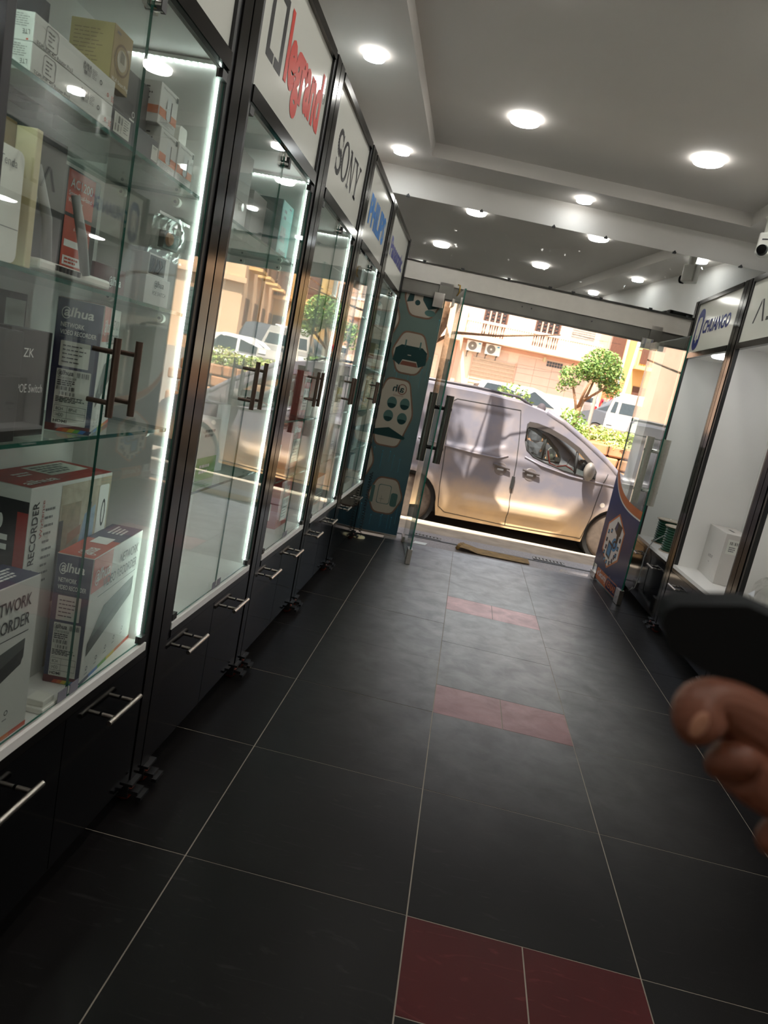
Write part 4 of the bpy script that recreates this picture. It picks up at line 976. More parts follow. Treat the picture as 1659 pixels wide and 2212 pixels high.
# dome camera under the ceiling border
t = thing('security_camera', 'white security camera with a black lens under the ceiling border', 'camera', (1.715, 4.06, 2.76), rad(-35))
MB().cyl((0, 0, .12), (0, 0, .235), .035, PLAST, 18).lathe([(.05, .232), (.05, .2395)], (0, 0, 0), PLAST, 20).build('mount', t)
MB().box((-.05, .05), (-.05, .07), (-.03, .125), PLAST).build('housing', t, bevel=.012)
MB().lathe([(.034, -.075), (.040, -.05), (.040, -.045)], (0, 0, .0), BLACKG, 22, 'y').build('lens', t)
MB().box((-.02, .02), (-.0515, -.05), (.07, .08), INK).build('mark', t)
# ------------------------------------------------------------------ entrance: fixed window panel and two open glass doors
def decal_mat(name, c0, c1=None, z0=0, z1=2, rough=.25, trans=.35, noise=.06):
    """printed film on glass: lets some daylight through"""
    if name in MATS: return MATS[name]
    M = bpy.data.materials.new(name); M.use_nodes = True; t = M.node_tree; b = t.nodes['Principled BSDF']; b.inputs['Roughness'].default_value = rough; b.inputs['Specular IOR Level'].default_value = .12
    o = t.nodes['Material Output']
    tc = t.nodes.new('ShaderNodeTexCoord'); sp = t.nodes.new('ShaderNodeSeparateXYZ'); t.links.new(tc.outputs['Object'], sp.inputs[0])
    mr = t.nodes.new('ShaderNodeMapRange'); mr.inputs['From Min'].default_value = z0; mr.inputs['From Max'].default_value = z1; t.links.new(sp.outputs['Z'], mr.inputs[0])
    nz = t.nodes.new('ShaderNodeTexNoise'); nz.inputs['Scale'].default_value = 7; t.links.new(tc.outputs['Object'], nz.inputs[0])
    ad = t.nodes.new('ShaderNodeMath'); ad.operation = 'MULTIPLY_ADD'; ad.inputs[1].default_value = noise * 4; t.links.new(nz.outputs['Fac'], ad.inputs[0]); t.links.new(mr.outputs[0], ad.inputs[2])
    rp = t.nodes.new('ShaderNodeValToRGB'); rp.color_ramp.elements[0].color = srgb(c0) + (1,); rp.color_ramp.elements[1].color = srgb(c1 or c0) + (1,)
    t.links.new(ad.outputs[0], rp.inputs[0]); t.links.new(rp.outputs[0], b.inputs['Base Color'])
    tl = t.nodes.new('ShaderNodeBsdfTranslucent'); t.links.new(rp.outputs[0], tl.inputs[0])
    mx = t.nodes.new('ShaderNodeMixShader'); mx.inputs[0].default_value = trans
    t.links.new(b.outputs[0], mx.inputs[1]); t.links.new(tl.outputs[0], mx.inputs[2]); t.links.new(mx.outputs[0], o.inputs[0])
    MATS[name] = M
    return M
TEALF = decal_mat('teal_film', '#26404c', '#566560', 0, 2.0); HEXF = decal_mat('cream_film', '#cabfae', None); HALO = decal_mat('brown_halo_film', '#8a6a58', None)
DRKF = decal_mat('dark_film', '#2f4a49', None); MIDF = decal_mat('grey_green_film', '#5f7d76', None); REDF = decal_mat('dull_red_film', '#8c5a4c', None); CYF = decal_mat('cyan_film', '#4f96a8', None)
win = sempty('window_1', F0, FA)
pane(win, 'pane', (-.50, -.015), (.0, .010), (.012, 2.14), DOORG)
wf2 = MB().box((-.50, -.015), (-.006, .014), (-.004, .012), STEEL).build('channel', win)
Fd = Face((0, -.0005, 0), (1, 0, 0), (0, 0, 1))
p = MB(); pr_quad(p, Fd, (-.50, .014, -.016, 2.135), TEALF, 0.0006); film = p.build('printed_film', win)
def hexa(cx, cy, w, h, r=.03):
    pts = [(cx - w / 2, cy), (cx - w * .27, cy + h / 2), (cx + w * .27, cy + h / 2), (cx + w / 2, cy), (cx + w * .27, cy - h / 2), (cx - w * .27, cy - h / 2)]
    out = []
    for i in range(6):
        a = Vector(pts[i - 1]); b = Vector(pts[i]); c = Vector(pts[(i + 1) % 6]); u = (a - b).normalized(); v = (c - b).normalized()
        p0 = b + u * r; p1 = b + v * r
        for k in range(4): s = k / 3; out.append(tuple(p0 * (1 - s) ** 2 + b * 2 * s * (1 - s) + p1 * s * s))
    return out
hx = [(-.195, 2.035, .315, .30), (-.215, 1.575, .305, .33), (-.265, 1.06, .34, .56), (-.185, .345, .295, .30), (-.46, 1.82, .20, .26), (-.46, .62, .23, .28)]
halo = MB(); cr = MB()
for cx, cyy, w, h in hx:
    def clipx(P): return [(max(a, -.499), b) for a, b in P]
    pr_poly(halo, Fd, clipx(hexa(cx, cyy, w + .028, h + .028, .045)), HALO, .0012); pr_poly(cr, Fd, clipx(hexa(cx, cyy, w, h, .04)), HEXF, .0018)
halo.build('hexagon_borders', film); cr.build('hexagon_fields', film)
E2 = .0026
g = MB()   # camera set
pr_poly(g, Fd, [(-.33, 1.98), (-.30, 2.13), (-.16, 2.15), (-.06, 2.10), (-.05, 1.98), (-.14, 1.95), (-.20, 2.02)], DRKF, E2); pr_poly(g, Fd, rrect(-.275, 1.90, -.20, 2.06, .01), HEXF, E2 + .0004); pr_poly(g, Fd, circ(-.238, 1.99, .022), DRKF, E2 + .0008); pr_poly(g, Fd, circ(-.12, 1.925, .045, 20, .026), MIDF, E2); g.build('camera_picture', film)
g = MB()   # printer
pr_poly(g, Fd, [(-.352, 1.50), (-.345, 1.60), (-.30, 1.635), (-.12, 1.635), (-.075, 1.60), (-.07, 1.50), (-.13, 1.47), (-.15, 1.515), (-.27, 1.515), (-.29, 1.465)], DRKF, E2)
pr_quad(g, Fd, (-.275, 1.62, -.262, 1.68), MIDF, E2); pr_quad(g, Fd, (-.15, 1.62, -.137, 1.68), MIDF, E2); pr_poly(g, Fd, [(-.285, 1.47), (-.27, 1.505), (-.15, 1.505), (-.135, 1.47)], REDF, E2); pr_quad(g, Fd, (-.235, 1.555, -.205, 1.562), HEXF, E2 + .0005); g.build('printer_picture', film)
g = MB()   # domes, flat recorder, mirrored maker name
for cx, cyy in ((-.285, 1.145), (-.175, 1.15), (-.295, 1.03), (-.175, 1.025)):
    pr_poly(g, Fd, circ(cx, cyy, .042, 20, .05), MIDF, E2 - .0004); pr_poly(g, Fd, [(cx + .036 * math.cos(a), cyy - .012 + .034 * math.sin(a)) for a in [PI + PI * k / 12 for k in range(13)]], DRKF, E2); pr_poly(g, Fd, circ(cx, cyy - .014, .036, 18, .008), DRKF, E2 + .0003)
pr_poly(g, Fd, [(-.40, .90), (-.27, .935), (-.115, .87), (-.125, .85), (-.40, .855)], DRKF, E2); g.build('dome_camera_picture', film)
g = MB(); pr_text(g, Fd, (-.30, 1.24, -.205, 1.30), 'alh', DRKF, E2, bold=.02, flip=True); pr_ring(g, Fd, circ(-.222, 1.268, .04, 24, .045), circ(-.222, 1.268, .033, 24, .038), REDF, E2); pr_text(g, Fd, (-.29, 1.205, -.20, 1.218), 'TECHNOLOGY', REDF, E2, flip=True); g.build('mirrored_lettering', film)
g = MB(); pr_poly(g, Fd, rrect(-.255, .27, -.14, .44, .02), MIDF, E2 - .0003); pr_poly(g, Fd, rrect(-.25, .275, -.145, .435, .02), HEXF, E2); pr_poly(g, Fd, rrect(-.315, .27, -.285, .42, .006), MIDF, E2); pr_poly(g, Fd, rrect(-.135, .26, -.075, .38, .02), MIDF, E2); pr_quad(g, Fd, (-.215, .28, -.213, .34), DRKF, E2 + .0004); pr_quad(g, Fd, (-.235, .31, -.193, .312), DRKF, E2 + .0004); g.build('controller_picture', film)
g = MB(); rr = random.Random(4)
for i in range(26):
    x = rr.uniform(-.48, -.03); y0 = rr.choice((.03, .55, 1.30, 1.72)) + rr.uniform(0, .1); L = rr.uniform(.08, .2)
    pr_quad(g, Fd, (x, y0, x + .0018, y0 + L), CYF, .0010); pr_poly(g, Fd, circ(x + .001, y0 + L, .005, 8), CYF, .0011)
g.build('circuit_lines', film)

FILMB = decal_mat('navy_film', '#151a38', '#28355f', 0, .9); FILMO = decal_mat('orange_film', '#b5663a', None); FILMW = decal_mat('white_film', '#cfcac2', None); FILMD = decal_mat('black_film', '#191b22', None); FILMC = decal_mat('sky_blue_film', '#3f7fa8', None)
def glass_door(name, hinge, end, W):
    """local x runs from the hinge to the free edge; local -y is the face seen from the aisle for the second door"""
    h = Vector(hinge); e = Vector(end); a = math.atan2(e.y - h.y, e.x - h.x)
    t = sempty(name, h, a)
    g = pane(t, 'glass_sheet', (.012, W), (-.006, .006), (.012, 2.052), DOORG)
    for nm, x, z0, z1 in (('lower_patch', .0, .004, .055), ('upper_patch', .0, 2.0, 2.056)):
        MB().box((x, x + .16), (-.017, .017), (z0, z1), STEEL).build(nm, t, bevel=.003)
    MB().box((W - .10, W + .004), (-.018, .018), (.004, .12), STEEL).cyl((W - .05, -.018, .06), (W - .05, -.022, .06), .012, CHROME, 14).build('corner_lock', t, bevel=.002)
    return t
def pull(t, x, mm, mb_):
    for s in (-1, 1):
        MB().cyl((x, s * .062, .79), (x, s * .062, 1.30), .031, mm, 18).build('handle', t)
    for z in (.90, 1.20):
        MB().cyl((x, -.092, z), (x, .092, z), .015, mb_, 14).build('handle_bracket', t)
DKCH = mat('dark_polished_steel', '#5c5854', .18, 1.0, var=.04, scale=30); BLCH = mat('black_chrome', '#141414', .15, .8)
d1 = glass_door('door_1', (-.455, 4.452, 0), (-.333, 3.585, 0), .875); pull(d1, .80, DKCH, BLCH)
d2 = glass_door('door_2', (1.25, 4.715, 0), (1.307, 3.80, 0), .92); pull(d2, .82, STEEL, CHROME)
# header hinge caps
MB().box((-.09, .03), (-.03, .03), (2.06, 2.19), GREYMETAL).build('hinge_cap', wf, bevel=.003); MB().box((1.72, 1.82), (-.03, .03), (2.07, 2.20), GREYMETAL).build('hinge_cap', wf, bevel=.003)
MB().box((-.12, -.03), (-.042, -.002), (1.98, 2.10), CHROME).build('hinge_plate', wf, bevel=.003); MB().box((1.66, 1.76), (-.042, -.002), (2.0, 2.085), CHROME).build('hinge_plate', wf, bevel=.003)
bh = MB().tube([(.06, -.04, 2.19), (.075, -.06, 2.185), (.078, -.065, 2.13), (.065, -.05, 2.10)], .006, mat('brass_hook', '#a8843f', .3, .9), 8).build('brass_hook', wf)
# decal on the second door: navy field under an orange and white curve, hexagon of gadgets, name strip (on the aisle side)
Fr = Face((0, -.0065, 0), (1, 0, 0), (0, 0, 1))
def curve(x): return .66 + .30 * math.exp(-x * 4.2)
xs = [.012 + (.92 - .014) * i / 24 for i in range(25)]
def band(mb, f0, f1, mm, e):
    for i in range(24): pr_poly(mb, Fr, [(xs[i], f0(xs[i])), (xs[i + 1], f0(xs[i + 1])), (xs[i + 1], f1(xs[i + 1])), (xs[i], f1(xs[i]))], mm, e)
nf = MB(); band(nf, lambda x: .125 if x < .16 or x > .82 else .02, curve, FILMB, .0004); nf = nf.build('navy_film', d2)
g = MB(); band(g, lambda x: curve(x) + .012, lambda x: curve(x) + .075, FILMO, .0004); g.build('orange_curve', d2)
g = MB(); band(g, curve, lambda x: curve(x) + .012, FILMW, .0005); g.build('white_curve', d2)
def vhex(cx, cy, w, h): return [(cx, cy + h / 2), (cx + w / 2, cy + h * .25), (cx + w / 2, cy - h * .25), (cx, cy - h / 2), (cx - w / 2, cy - h * .25), (cx - w / 2, cy + h * .25)]
hc = (.40, .40)
g = MB(); pr_poly(g, Fr, vhex(hc[0], hc[1], .50, .47), FILMO, .001); g.build('hexagon_border', nf)
g = MB(); pr_poly(g, Fr, vhex(hc[0], hc[1], .455, .43), FILMW, .0016); g.build('hexagon_field', nf)
g = MB()
pr_poly(g, Fr, [(.36, .50), (.40, .57), (.56, .545), (.55, .47), (.50, .455), (.44, .47)], FILMD, .0022); pr_poly(g, Fr, circ(.41, .525, .028, 14, .035), FILMB, .0026); pr_poly(g, Fr, [(.46, .47), (.53, .46), (.52, .40), (.47, .41)], FILMD, .0023)
pr_poly(g, Fr, circ(.46, .38, .085, 16, .055), FILMC, .0021); pr_ring(g, Fr, circ(.46, .38, .05, 16, .033), circ(.46, .38, .03, 16, .02), FILMD, .0025); pr_poly(g, Fr, [(.29, .26), (.29, .39), (.42, .37), (.42, .24)], FILMD, .0024); pr_poly(g, Fr, [(.31, .275), (.31, .37), (.40, .355), (.40, .262)], FILMC, .0028)
rr = random.Random(9)
for x, y in ((.22, .45), (.22, .38), (.245, .32), (.23, .27), (.58, .44), (.57, .37), (.56, .31), (.29, .22), (.36, .21), (.44, .22), (.50, .25), (.53, .29), (.30, .47)):
    pr_quad(g, Fr, (x - .022, y - .018, x + .022, y + .018), FILMD, .0022 + rr.random() * .0004); pr_quad(g, Fr, (x - .014, y - .01, x + .014, y + .01), FILMC if rr.random() < .5 else FILMB, .003)
g.build('gadget_picture', nf)
g = MB(); pr_poly(g, Fr, rrect(.165, .022, .815, .122, .03), FILMO, .001); g = g.build('name_strip', nf)
g2 = MB(); pr_poly(g2, Fr, rrect(.50, .028, .81, .116, .03), FILMB, .0016); pr_text(g2, Fr, (.525, .045, .785, .10), 'KENIAR', FILMO, .0024, bold=.02); pr_text(g2, Fr, (.20, .042, .49, .112), 'e Security', FILMW, .0024, bold=.015); g2.build('lettering', g)

# ------------------------------------------------------------------ the street
GS = .055
def gz(y): return -.45 + max(0.0, y - 8.0) * GS
ASPH = mat('sun_bleached_asphalt', '#8f877c', .9, var=.18, scale=3, bump=.1); CONC = mat('worn_concrete', '#948673', .9, var=.2, scale=6, bump=.1); KERB = mat('kerb_stone', '#a79b8b', .85, var=.15)
rd = MB(); ys = [6.35, 8.0, 45, 70]
for i in range(3): rd.add([(-40, ys[i], gz(ys[i])), (50, ys[i], gz(ys[i])), (50, ys[i + 1], gz(ys[i + 1])), (-40, ys[i + 1], gz(ys[i + 1]))], [(0, 1, 2, 3)], ASPH)
rd = rd.build('road'); struct(rd)
pv = MB(); pv.prism([(-14, 3.2), (-.64, 4.43), (-.64, 5.0), (1.68, 5.22), (1.68, 4.9), (16, 6.1), (16, 7.3), (-14, 5.6 - .2)], -.45, -.16, CONC)
pv = pv.build('pavement'); struct(pv)
kb = MB().prism([(-14, 5.4), (16, 7.3), (16, 7.45), (-14, 5.55)], -.47, -.155, KERB).build('kerb'); struct(kb)
# outside of the shop's own building, so the street is shaded by it
SHOPW = mat('shop_outer_render', '#c2a58a', .9, var=.1, scale=2)
so = MB()
for ua, ub in ((-8, u0), (u1, 10)): so.box((ua, ub), (-.1, .2), (-.5, 3.42), SHOPW)
so = so.build('outer_wall'); so.location = F0; so.rotation_euler = (0, 0, FA); struct(so)

# ---- pink building across the square
BY = Vector((0, 36, 0)); BA = rad(6)
PINK = mat('peach_render', '#e3bfa6', .9, var=.06, scale=.7); PINKD = mat('salmon_render', '#d6a58c', .9, var=.06, scale=.8); PTILE = mat('peach_wall_tile', '#ddb9a2', .6, var=.08, scale=1.2); PGROUT = mat('pale_tile_joint', '#e9cdb4', .9, var=.04)
WROUGHT = mat('brown_iron_grille', '#5b3a2c', .6, var=.2, scale=30); SHUT = mat('ribbed_shutter', '#c9a98c', .6, var=.08, scale=10); RAILW = mat('white_rail_paint', '#e6ddd0', .6, var=.05); GLZ = mat('dark_window_glass', '#3a3634', .15, var=.2)
b = thing('house', 'peach two storey house with a balcony across the street', 'building', BY, BA)
MB().box((-14, 5.6), (0, 8), (.3, 8.6), PINK).build('upper_wall', b)
MB().box((-1.28, 5.55), (-.05, 0.0), (4.0, 4.18), PINKD).build('cornice_band', b)
MB().box((-1.3, 5.6), (-.9, 0), (4.19, 4.45), PINK).build('balcony_slab', b)
MB().box((-14, 5.7), (-.35, 0), (7.0, 7.2), PINK).build('eaves', b)
bl = MB()
for i in range(58):
    x = -1.24 + 6.76 * i / 57
    bl.lathe([(.035, 4.46), (.028, 4.6), (.055, 4.72), (.025, 4.9), (.035, 5.05)], (x, -.84, 0), PINK, 6)
bl = bl.build('balusters', b); bl['kind'] = 'stuff'
MB().box((-1.3, 5.6), (-.9, -.78), (5.05, 5.16), RAILW).build('balcony_rail', b)
def grille(x0, x1, z0, z1):
    w = MB().box((x0, x1), (-.02, .0), (z0, z1), GLZ).build('window', b)
    f = MB(); n = 4
    for i in range(n + 1):
        x = x0 + (x1 - x0) * i / n; f.box((x - .035, x + .035), (-.09, -.03), (z0, z1), PINKD if 0 < i < n else WROUGHT)
    f.box((x0, x1), (-.09, -.03), (z1 - .10, z1), WROUGHT)
    fr = f.build('window_frame', w)
    s = MB()
    for i in range(n):
        xa = x0 + (x1 - x0) * i / n; wx = (x1 - x0) / n
        for j in range(9):
            za = z0 + (z1 - z0) * j / 9; hz = (z1 - z0) / 9
            c = Vector((xa + wx / 2, -.07, za + hz / 2))
            for k in range(4):
                a = PI / 4 + k * PI / 2; d = Vector((math.cos(a) * wx * .5, 0, math.sin(a) * hz * .5)); s.cyl(c - d * .1, c + d, .016, WROUGHT, 4, cap=False)
            s.lathe([(.05, -.01), (.05, .01)], tuple(c), WROUGHT, 6, 'y')
    g_ = s.build('scrolled_grille', w); g_['kind'] = 'stuff'
grille(-.43, .71, 4.46, 6.15); grille(2.25, 3.45, 4.46, 6.1)
sh3 = MB(); 
for i in range(16): sh3.box((4.13, 5.29), (-.05 - .012 * (i % 2), 0), (5.2 + .055 * i, 5.2 + .055 * (i + 1)), mat('grey_roller', '#9a8f86', .6, var=.3, scale=25))
sh3.build('roller_blind', b)
# ground floor tiling: every tile of its own
tm = MB().box((.006, .894), (-.05, -.02), (.006, .414), PTILE); TMm = bpy.data.meshes.new('tile'); TMm.from_pydata(tm.v, [], tm.f); TMm.materials.append(PTILE)
wallt = MB().box((-1.3, 5.55), (-.02, 0), (.6, 4.0), PGROUT).build('tiled_wall', b)
for r in range(7):
    z = .95 + r * .42; x = 1.75 - (.45 if r % 2 else 0)
    if r % 2: x += .45
    while x < 5.1:
        o = bpy.data.objects.new('tile', TMm); COL.objects.link(o); o.parent = wallt; o.location = (x, 0, z); x += .9
    if z > 3.3:
        for k in (-.6, .3):
            o = bpy.data.objects.new('tile', TMm); COL.objects.link(o); o.parent = wallt; o.location = (k, 0, z)
gs = MB(); gs.box((-.62, -.56), (-.1, 0), (.8, 3.48), PINKD).box((1.66, 1.72), (-.1, 0), (.8, 3.48), PINKD)
gs.build('shutter_guides', b)
gs = MB()
for i in range(26): gs.box((-.56, 1.66), (-.06 - (.025 if i % 2 else 0), 0), (.8 + .1 * i, .8 + .1 * (i + 1)), SHUT)
gs = gs.build('roller_shutter', b); gs['kind'] = 'stuff'
gb = MB()
for i in range(6):
    for j in range(2): gb.box((3.22 + i * .14, 3.34 + i * .14), (-.06, 0), (3.66 + j * .14, 3.78 + j * .14), GLZ)
gb.build('glass_blocks', b)
MB().box((3.0, 3.12), (-.12, 0), (3.84, 4.08), CREAM).build('wall_lamp', b)
# recessed bay of the same front, with a pier, shutter and door
MB().box((-1.5, -1.28), (-.25, 0), (.6, 5.6), PINKD).build('corner_pier', b)
ss = MB()
for i in range(24): ss.box((-4.4, -2.35), (-.05 - (.025 if i % 2 else 0), 0), (.7 + .1 * i, .8 + .1 * i), mat('pale_roller', '#d9c0a4', .6))
ss.build('roller_shutter', b); MB().box((-2.2, -1.62), (-.06, 0), (.7, 3.0), GLZ).build('door', b)
MB().box((-6, -1.5), (-1.1, 0), (4.0, 4.3), PINK).build('balcony_slab', b)
def ac(x, lb):
    p = b.matrix_world if False else Matrix.Translation(BY) @ Matrix.Rotation(BA, 4, 'Z')
    t = thing('air_conditioner', lb, 'air conditioner', p @ Vector((x, -.30, 3.62)), BA, 'air conditioner units')
    MB().box((0, .77), (-.15, .15), (0, .53), mat('white_enamel', '#e8e4dc', .4, var=.03)).build('casing', t, bevel=.02)
    MB().lathe([(.22, -.165), (.22, -.15)], (.29, 0, .27), mat('grey_fan_grille', '#7c7468', .6, var=.2, scale=60), 24, 'y').build('fan_grille', t)
    MB().lathe([(.05, -.175), (.05, -.165)], (.29, 0, .27), RAILW, 12, 'y').build('fan_hub', t)
    MB().box((.58, .70), (-.152, -.15), (.40, .47), mat('ac_badge', '#3f9ac0', .5)).build('badge', t)
    for k in (.1, .64): MB().box((k, k + .04), (-.14, .28), (-.06, 0), DARKMETAL).box((k, k + .03), (.24, .28), (-.3, 0), DARKMETAL).build('bracket', t)
ac(-1.05, 'white air conditioner unit under the balcony, nearer the house corner'); ac(-.08, 'white air conditioner unit under the balcony, above the roller shutter')
# wires
wm = MB()
for a, c, sag, lbw in (((-.4, 28, 6.4), (4.6, 29, 4.6), .5, 'thin overhead wire sagging before the balcony of the peach house'), ((-1.2, 24, 4.9), (4.6, 25, 4.2), .25, 'thin overhead wire crossing at the balcony slab of the peach house'), ((-.2, 30, 3.0), (5.2, 31, 3.4), .15, 'lowest overhead wire crossing the tiled ground floor of the peach house')):
    pts = [Vector(a).lerp(Vector(c), i / 12) - Vector((0, 0, sag * 4 * (i / 12) * (1 - i / 12))) for i in range(13)]
    tag(MB().tube(pts, .006, RUBBER, 4).build('overhead_wire'), lbw, 'wire', 'overhead wires')
# ---- yellow corner house: one front recedes up the side street, the other faces the square
YEL2 = mat('ochre_render', '#d9b277', .9, var=.07, scale=.6); BEI = mat('beige_render', '#d8b592', .9, var=.10, scale=.5)
b2 = thing('corner_house', 'beige corner house with shuttered openings, mirrored in the cabinet glass', 'building', (10.8, 34, 1.0), 0)
poly = [(0, 0), (9, -3.2), (16, 10), (12, 14), (1.8, 12.6)]
MB().prism(poly, -.2, 7.2, BEI).build('walls', b2)
q = Matrix.Rotation(math.atan2(-3.2, 9), 4, 'Z'); q2 = Matrix.Rotation(math.atan2(12.6, 1.8), 4, 'Z')
MB().box((.05, 9.3), (-.03, .0), (-.2, 3.6), BEI, q).build('lower_render', b2); MB().box((-.1, 9.6), (-.3, 0), (3.6, 3.85), BEI, q).build('cornice', b2)
for x0, x1, z0, z1, mm2 in ((1.2, 2.6, .6, 2.9, mat('green_grey_shutter', '#6f7d78', .6, var=.1)), (4.2, 5.6, 1.2, 2.6, mat('brown_awning', '#3b2c26', .7, var=.2)), (6.6, 8.2, .8, 2.7, SHUT)):
    s = MB(); n = 14
    for i in range(n): s.box((x0, x1), (-.07 - (.02 if i % 2 else 0), -.03), (z0 + (z1 - z0) * i / n, z0 + (z1 - z0) * (i + 1) / n), mm2, q)
    s.build('roller_shutter', b2)
for k in range(4):
    xx = 1 + k * 2.8
    w_ = MB().box((xx, xx + 1.0), (0, .05), (1.6, 3.0), WROUGHT, q2).build('window', b2); MB().box((xx, xx + 1.0), (0, .05), (4.8, 6.2), WROUGHT, q2).build('window', b2)
    MB().box((xx - .3, xx + 1.3), (0, .7), (4.4, 4.55), YEL2, q2).build('balcony_slab', b2)
    s = MB()
    for i in range(11): s.cyl(q2 @ Vector((xx - .28 + i * .156, .68, 4.55)), q2 @ Vector((xx - .28 + i * .156, .68, 5.4)), .012, WROUGHT, 4)
    s.box((xx - .3, xx + 1.3), (.66, .70), (5.38, 5.42), WROUGHT, q2); r_ = s.build('balcony_railing', b2); r_['kind'] = 'stuff'
# closing house at the end of the side street
b3 = thing('end_house', 'pinkish tall house closing the side street behind the cars', 'building', (6.5, 47, 0), 0)
MB().box((-2, 2.4), (0, 6), (1, 11), mat('rose_render', '#dba98a', .9, var=.08, scale=.6)).build('walls', b3)
for k in range(2):
    MB().box((-.8 + k * 2.2, .1 + k * 2.2), (-.05, 0), (5.2, 7.0), WROUGHT).build('window', b3); MB().box((-.6 + k * 2.2, .4 + k * 2.2), (-.05, 0), (2.0, 4.1), mat('wooden_gate', '#9a6a44', .7, var=.2)).build('door', b3)
b4 = thing('ochre_house', 'ochre house with small balconies at the end of the side street', 'building', (9.0, 44.5, 0), 0)
MB().box((0, 9), (0, 2.4), (1, 10), YEL2).build('walls', b4)
for k in range(3):
    MB().box((.4 + k * 2, 1.2 + k * 2), (-.05, 0), (5.4, 7.0), WROUGHT).build('window', b4); MB().box((.4 + k * 2, 1.2 + k * 2), (-.05, 0), (2.2, 4.0), WROUGHT).build('window', b4)
    MB().box((.1 + k * 2, 1.5 + k * 2), (-.7, 0), (5.0, 5.2), YEL2).build('balcony_slab', b4)
    s = MB()
    for i in range(10): s.cyl((.12 + k * 2 + i * .15, -.68, 5.2), (.12 + k * 2 + i * .15, -.68, 6.1), .015, WROUGHT, 4)
    s.box((.1 + k * 2, 1.5 + k * 2), (-.70, -.66), (6.08, 6.14), WROUGHT); r_ = s.build('balcony_railing', b4); r_['kind'] = 'stuff'
# ---- lamp posts
def pole(lb, x, y, h, r, mm2, lean=0):
    t = thing('street_pole', lb, 'pole', (x, y, gz(y)), 0)
    MB().cyl((0, 0, 0), (lean, 0, h), r, mm2, 10, r * .8).build('shaft', t); MB().box((-r * 1.6, r * 1.6), (-r * 1.6, r * 1.6), (0, .35), mm2).build('foot', t)
    return t
PW1 = mat('pale_grey_pole', '#d8cdbd', .6, var=.08); PW2 = mat('grey_concrete_pole', '#8e8479', .8, var=.1)
t = pole('pale slim pole standing beside the parked cars', 4.42, 22, 5.2, .055, PW1, .26)
MB().tube([(.22, 0, 4.2), (-.4, .1, 4.35), (-1.1, .2, 4.3)], .02, PW1, 6).build('arm', t)
t = pole('grey pole behind the small tree', 4.02, 24, 5.5, .07, PW2, .03); MB().tube([(.02, 0, 4.6), (.5, 0, 4.75), (1.0, 0, 4.6)], .02, PW2, 6).build('arm', t)
# ------------------------------------------------------------------ vehicles
def inside(p, poly):
    x, y = p; c = False; n = len(poly); j = n - 1
    for i in range(n):
        xi, yi = poly[i]; xj, yj = poly[j]
        if (yi > y) != (yj > y) and x < (xj - xi) * (y - yi) / (yj - yi) + xi: c = not c
        j = i
    return c
def near(p, polys):
    best = None
    for poly in polys:
        n = len(poly)
        for i in range(n):
            a = Vector(poly[i]); b_ = Vector(poly[(i + 1) % n]); d = b_ - a; L = d.length_squared
            t = 0 if L < 1e-12 else max(0, min(1, (Vector(p) - a).dot(d) / L)); q = a + d * t; e = (Vector(p) - q).length
            if best is None or e < best[0]: best = (e, q)
    return best
def skin_grid(outline, holes, cell):
    x0 = min(a for a, b_ in outline); x1 = max(a for a, b_ in outline); z0 = min(b_ for a, b_ in outline); z1 = max(b_ for a, b_ in outline)
    nx = int((x1 - x0) / cell) + 2; nz = int((z1 - z0) / cell) + 2; V = {}; Fs = []
    keep = set()
    for i in range(nx):
        for j in range(nz):
            c = (x0 + (i + .5) * cell, z0 + (j + .5) * cell)
            if inside(c, outline) and not any(inside(c, h) for h in holes): keep.add((i, j))
    cnt = {}
    for i, j in keep:
        for k in ((i, j), (i + 1, j), (i + 1, j + 1), (i, j + 1)): cnt[k] = cnt.get(k, 0) + 1
    idx = {}; P = []
    polys = [outline] + holes
    for k, c in cnt.items():
        p = (x0 + k[0] * cell, z0 + k[1] * cell)
        if c < 4:
            e, q = near(p, polys)
            if e < cell * 1.1: p = (q.x, q.y)
        idx[k] = len(P); P.append(p)
    for i, j in keep: Fs.append((idx[(i, j)], idx[(i + 1, j)], idx[(i + 1, j + 1)], idx[(i, j + 1)]))
    return P, Fs
def smooth01(a, b_, x):
    t = max(0, min(1, (x - a) / (b_ - a))); return t * t * (3 - 2 * t)
def arc(cx, cz, r, a0, a1, n=14): return [(cx + r * math.cos(rad(a0 + (a1 - a0) * i / n)), cz + r * math.sin(rad(a0 + (a1 - a0) * i / n))) for i in range(n + 1)]
